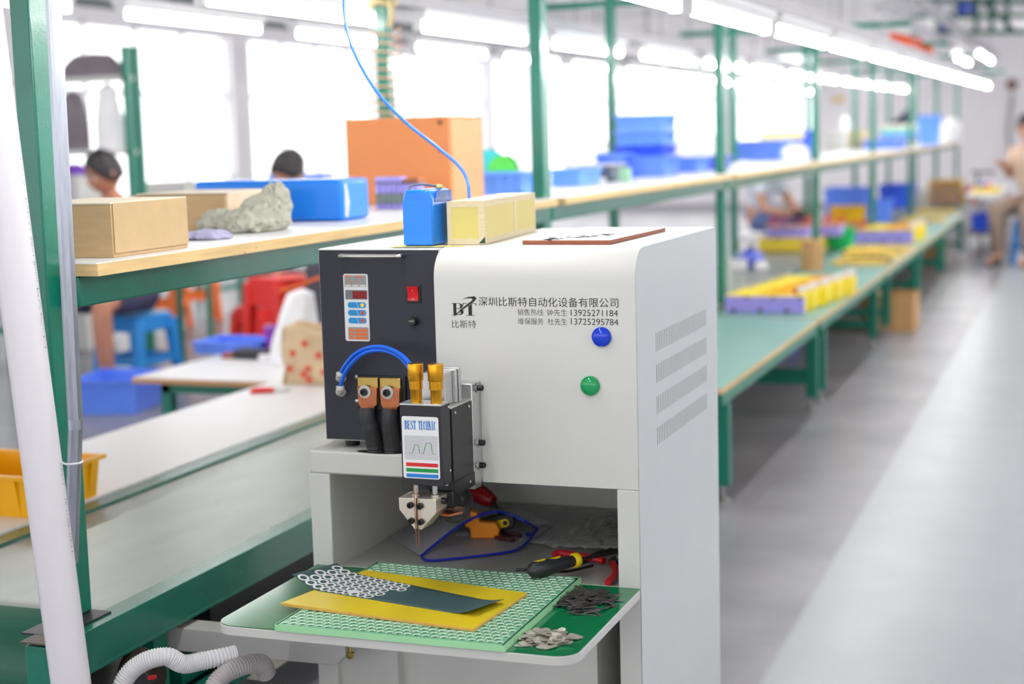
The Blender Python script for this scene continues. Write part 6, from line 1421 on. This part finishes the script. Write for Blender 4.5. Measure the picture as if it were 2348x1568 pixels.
# second line behind: pale bench with green legs, crates on it
t = thing('rear_bench', 'white bench with green legs in front of the windows', 'bench', (-7.2, 9, 0))
for y in (6.4, 9.2, 12.0, 14.8):
    for x in (-6.6, -7.4): MB().box(x-.025, x+.025, y, y+.05, .001, .88).build('leg', GD, t)
MB().box(-7.45, -6.5, 6.2, 15, .88, .91).build('tabletop', WTOP, t); MB().box(-6.62, -6.58, 6.3, 14.9, .14, .18).build('foot_rail', GD, t)
for i, (y, m_, w_) in enumerate(((7.4, BLUEL, .5), (8.6, BLUEL, .6), (10.6, FITW, .4), (12.6, BLUEC, .6))):
    crate('%s crate on the white bench by the windows, %s from the near end' % ('grey white' if i == 2 else 'blue', ORDN[i]), -7.0, -6.6, y, y+w_, .911, .13, m_, ribs=4, group='crates on the window bench')
for i, (y, h_) in enumerate(((8.1, .2), (9.6, .24), (11.6, .18))):
    o = MB().lathe([(.06, 0), (.065, .01), (.065, h_*.7), (.03, h_*.85), (.03, h_)], n=16).build('white_canister', WHITEP); o.location = (-6.75, y, .911); tag(o, 'white canister on the window bench, %s from the near end' % ORDN[i], 'canister', 'canisters on the window bench')
# purple cap on the shelf line beyond the pipe, tall rack with grey sacks at far left
qx = pd(200, 220, 9.3); t = thing('storage_rack', 'tall green storage rack with grey goods at the far left', 'rack', (qx.x, qx.y, 0))
L0, L1 = py(140, 220, qx.y).x-.5, py(288, 220, qx.y).x; z1_, z2_ = py(220, 345, qx.y).z, py(220, 175, qx.y).z; zt_ = py(288, 104, qx.y).z
for x in (L0, L1):
    for yy in (qx.y, qx.y+.10): MB().box(x-.02, x+.02, yy, yy+.04, .001, zt_).build('post', GD, t)
for z in (.5, z1_, z2_): MB().box(L0, L1, qx.y, qx.y+.15, z-.03, z).build('rack_shelf', FITW, t)
GS = mat('grey_sack_cloth', (126, 118, 124), .8, var=.15, scale=4)
for i, (f, z, w_, h_) in enumerate(((.55, z1_, .14, .36), (.82, z1_, .12, .40), (.72, z2_, .28, .14))):
    x = L0+(L1-L0)*f; sack_at('grey_sack', 'grey sack on the tall rack at far left, %s' % ('left on the lower shelf', 'right on the lower shelf', 'on the upper shelf')[i], (x, qx.y+.075, z+.001), w_*.8, .07, h_, GS if i != 1 else WB, 30+i)
o = MB().lathe([(.07, 0), (.075, .01), (.06, .06), (.03, .075)], n=18).build('purple_cap', mat('purple_cap_cloth', (126, 70, 190), .6)); q = pd(160, 398, 10.2); tag(o, 'purple cap lying on a ledge left of the seated man', 'cap')
t = thing('ledge_stand', 'pale pedestal under the purple cap left of the seated man', 'stand', (q.x, q.y, 0)); MB().box(q.x-.2, q.x+.12, q.y-.1, q.y+.25, .001, q.z-.01).build('stand_body', FITW, t, bev=.01); o.location = (q.x, q.y+.05, q.z-.009)
# green posts of the second line seen under the shelf
for i, (u, v) in enumerate(((418, 868), (482, 800), (556, 780))):
    q = pz(u, v, 0); o = MB().box(q.x-.015, q.x+.015, q.y, q.y+.03, 0.001, .95).build('bench_post', GD, bev=.003); tag(o, 'green steel post under the shelf behind the small table, %s from the left' % ORDN[i].replace('nearest', 'first'), 'post', 'green posts behind the small table')
# curly orange cord round the back post, straw tied to its top
t = thing('coiled_cord', 'orange coiled cord hanging round the green post behind the orange box', 'cord', (-2.35, 5.1, 1.9)); cc = []
for i in range(150): a = i*.5; cc.append(Vector((-2.35+.05*math.cos(a)*1.2, 5.13+.06*math.sin(a), 1.70-.0024*i)))
e = cc[-1]; cc += [e+Vector((.06, 0, -.02)), e+Vector((.09, 0, .0)), e+Vector((.08, .0, -.05)), e+Vector((.05, 0, -.09))]
MB().tube(cc, .0028, 6).build('cord_coil', mat('orange_coil_cord', (240, 186, 146), .45), t)
t = thing('straw_tie', 'pale straw rope tied round the back post top', 'rope', (-2.35, 5.1, 1.78)); ST = mat('straw_rope', (206, 190, 140), .8, var=.1)
MB().tube([Vector((-2.35+.036*math.cos(a)*1.2, 5.13+.045*math.sin(a), 1.785+.006*math.sin(3*a))) for a in [2*math.pi*k/24 for k in range(24)]], .012, 6, closed=True).build('rope_loop', ST, t); MB().tube(spline([(-2.31, 5.09, 1.79), (-2.29, 5.07, 1.75), (-2.30, 5.07, 1.70)], 5), .010, 6).build('rope_end', ST, t)
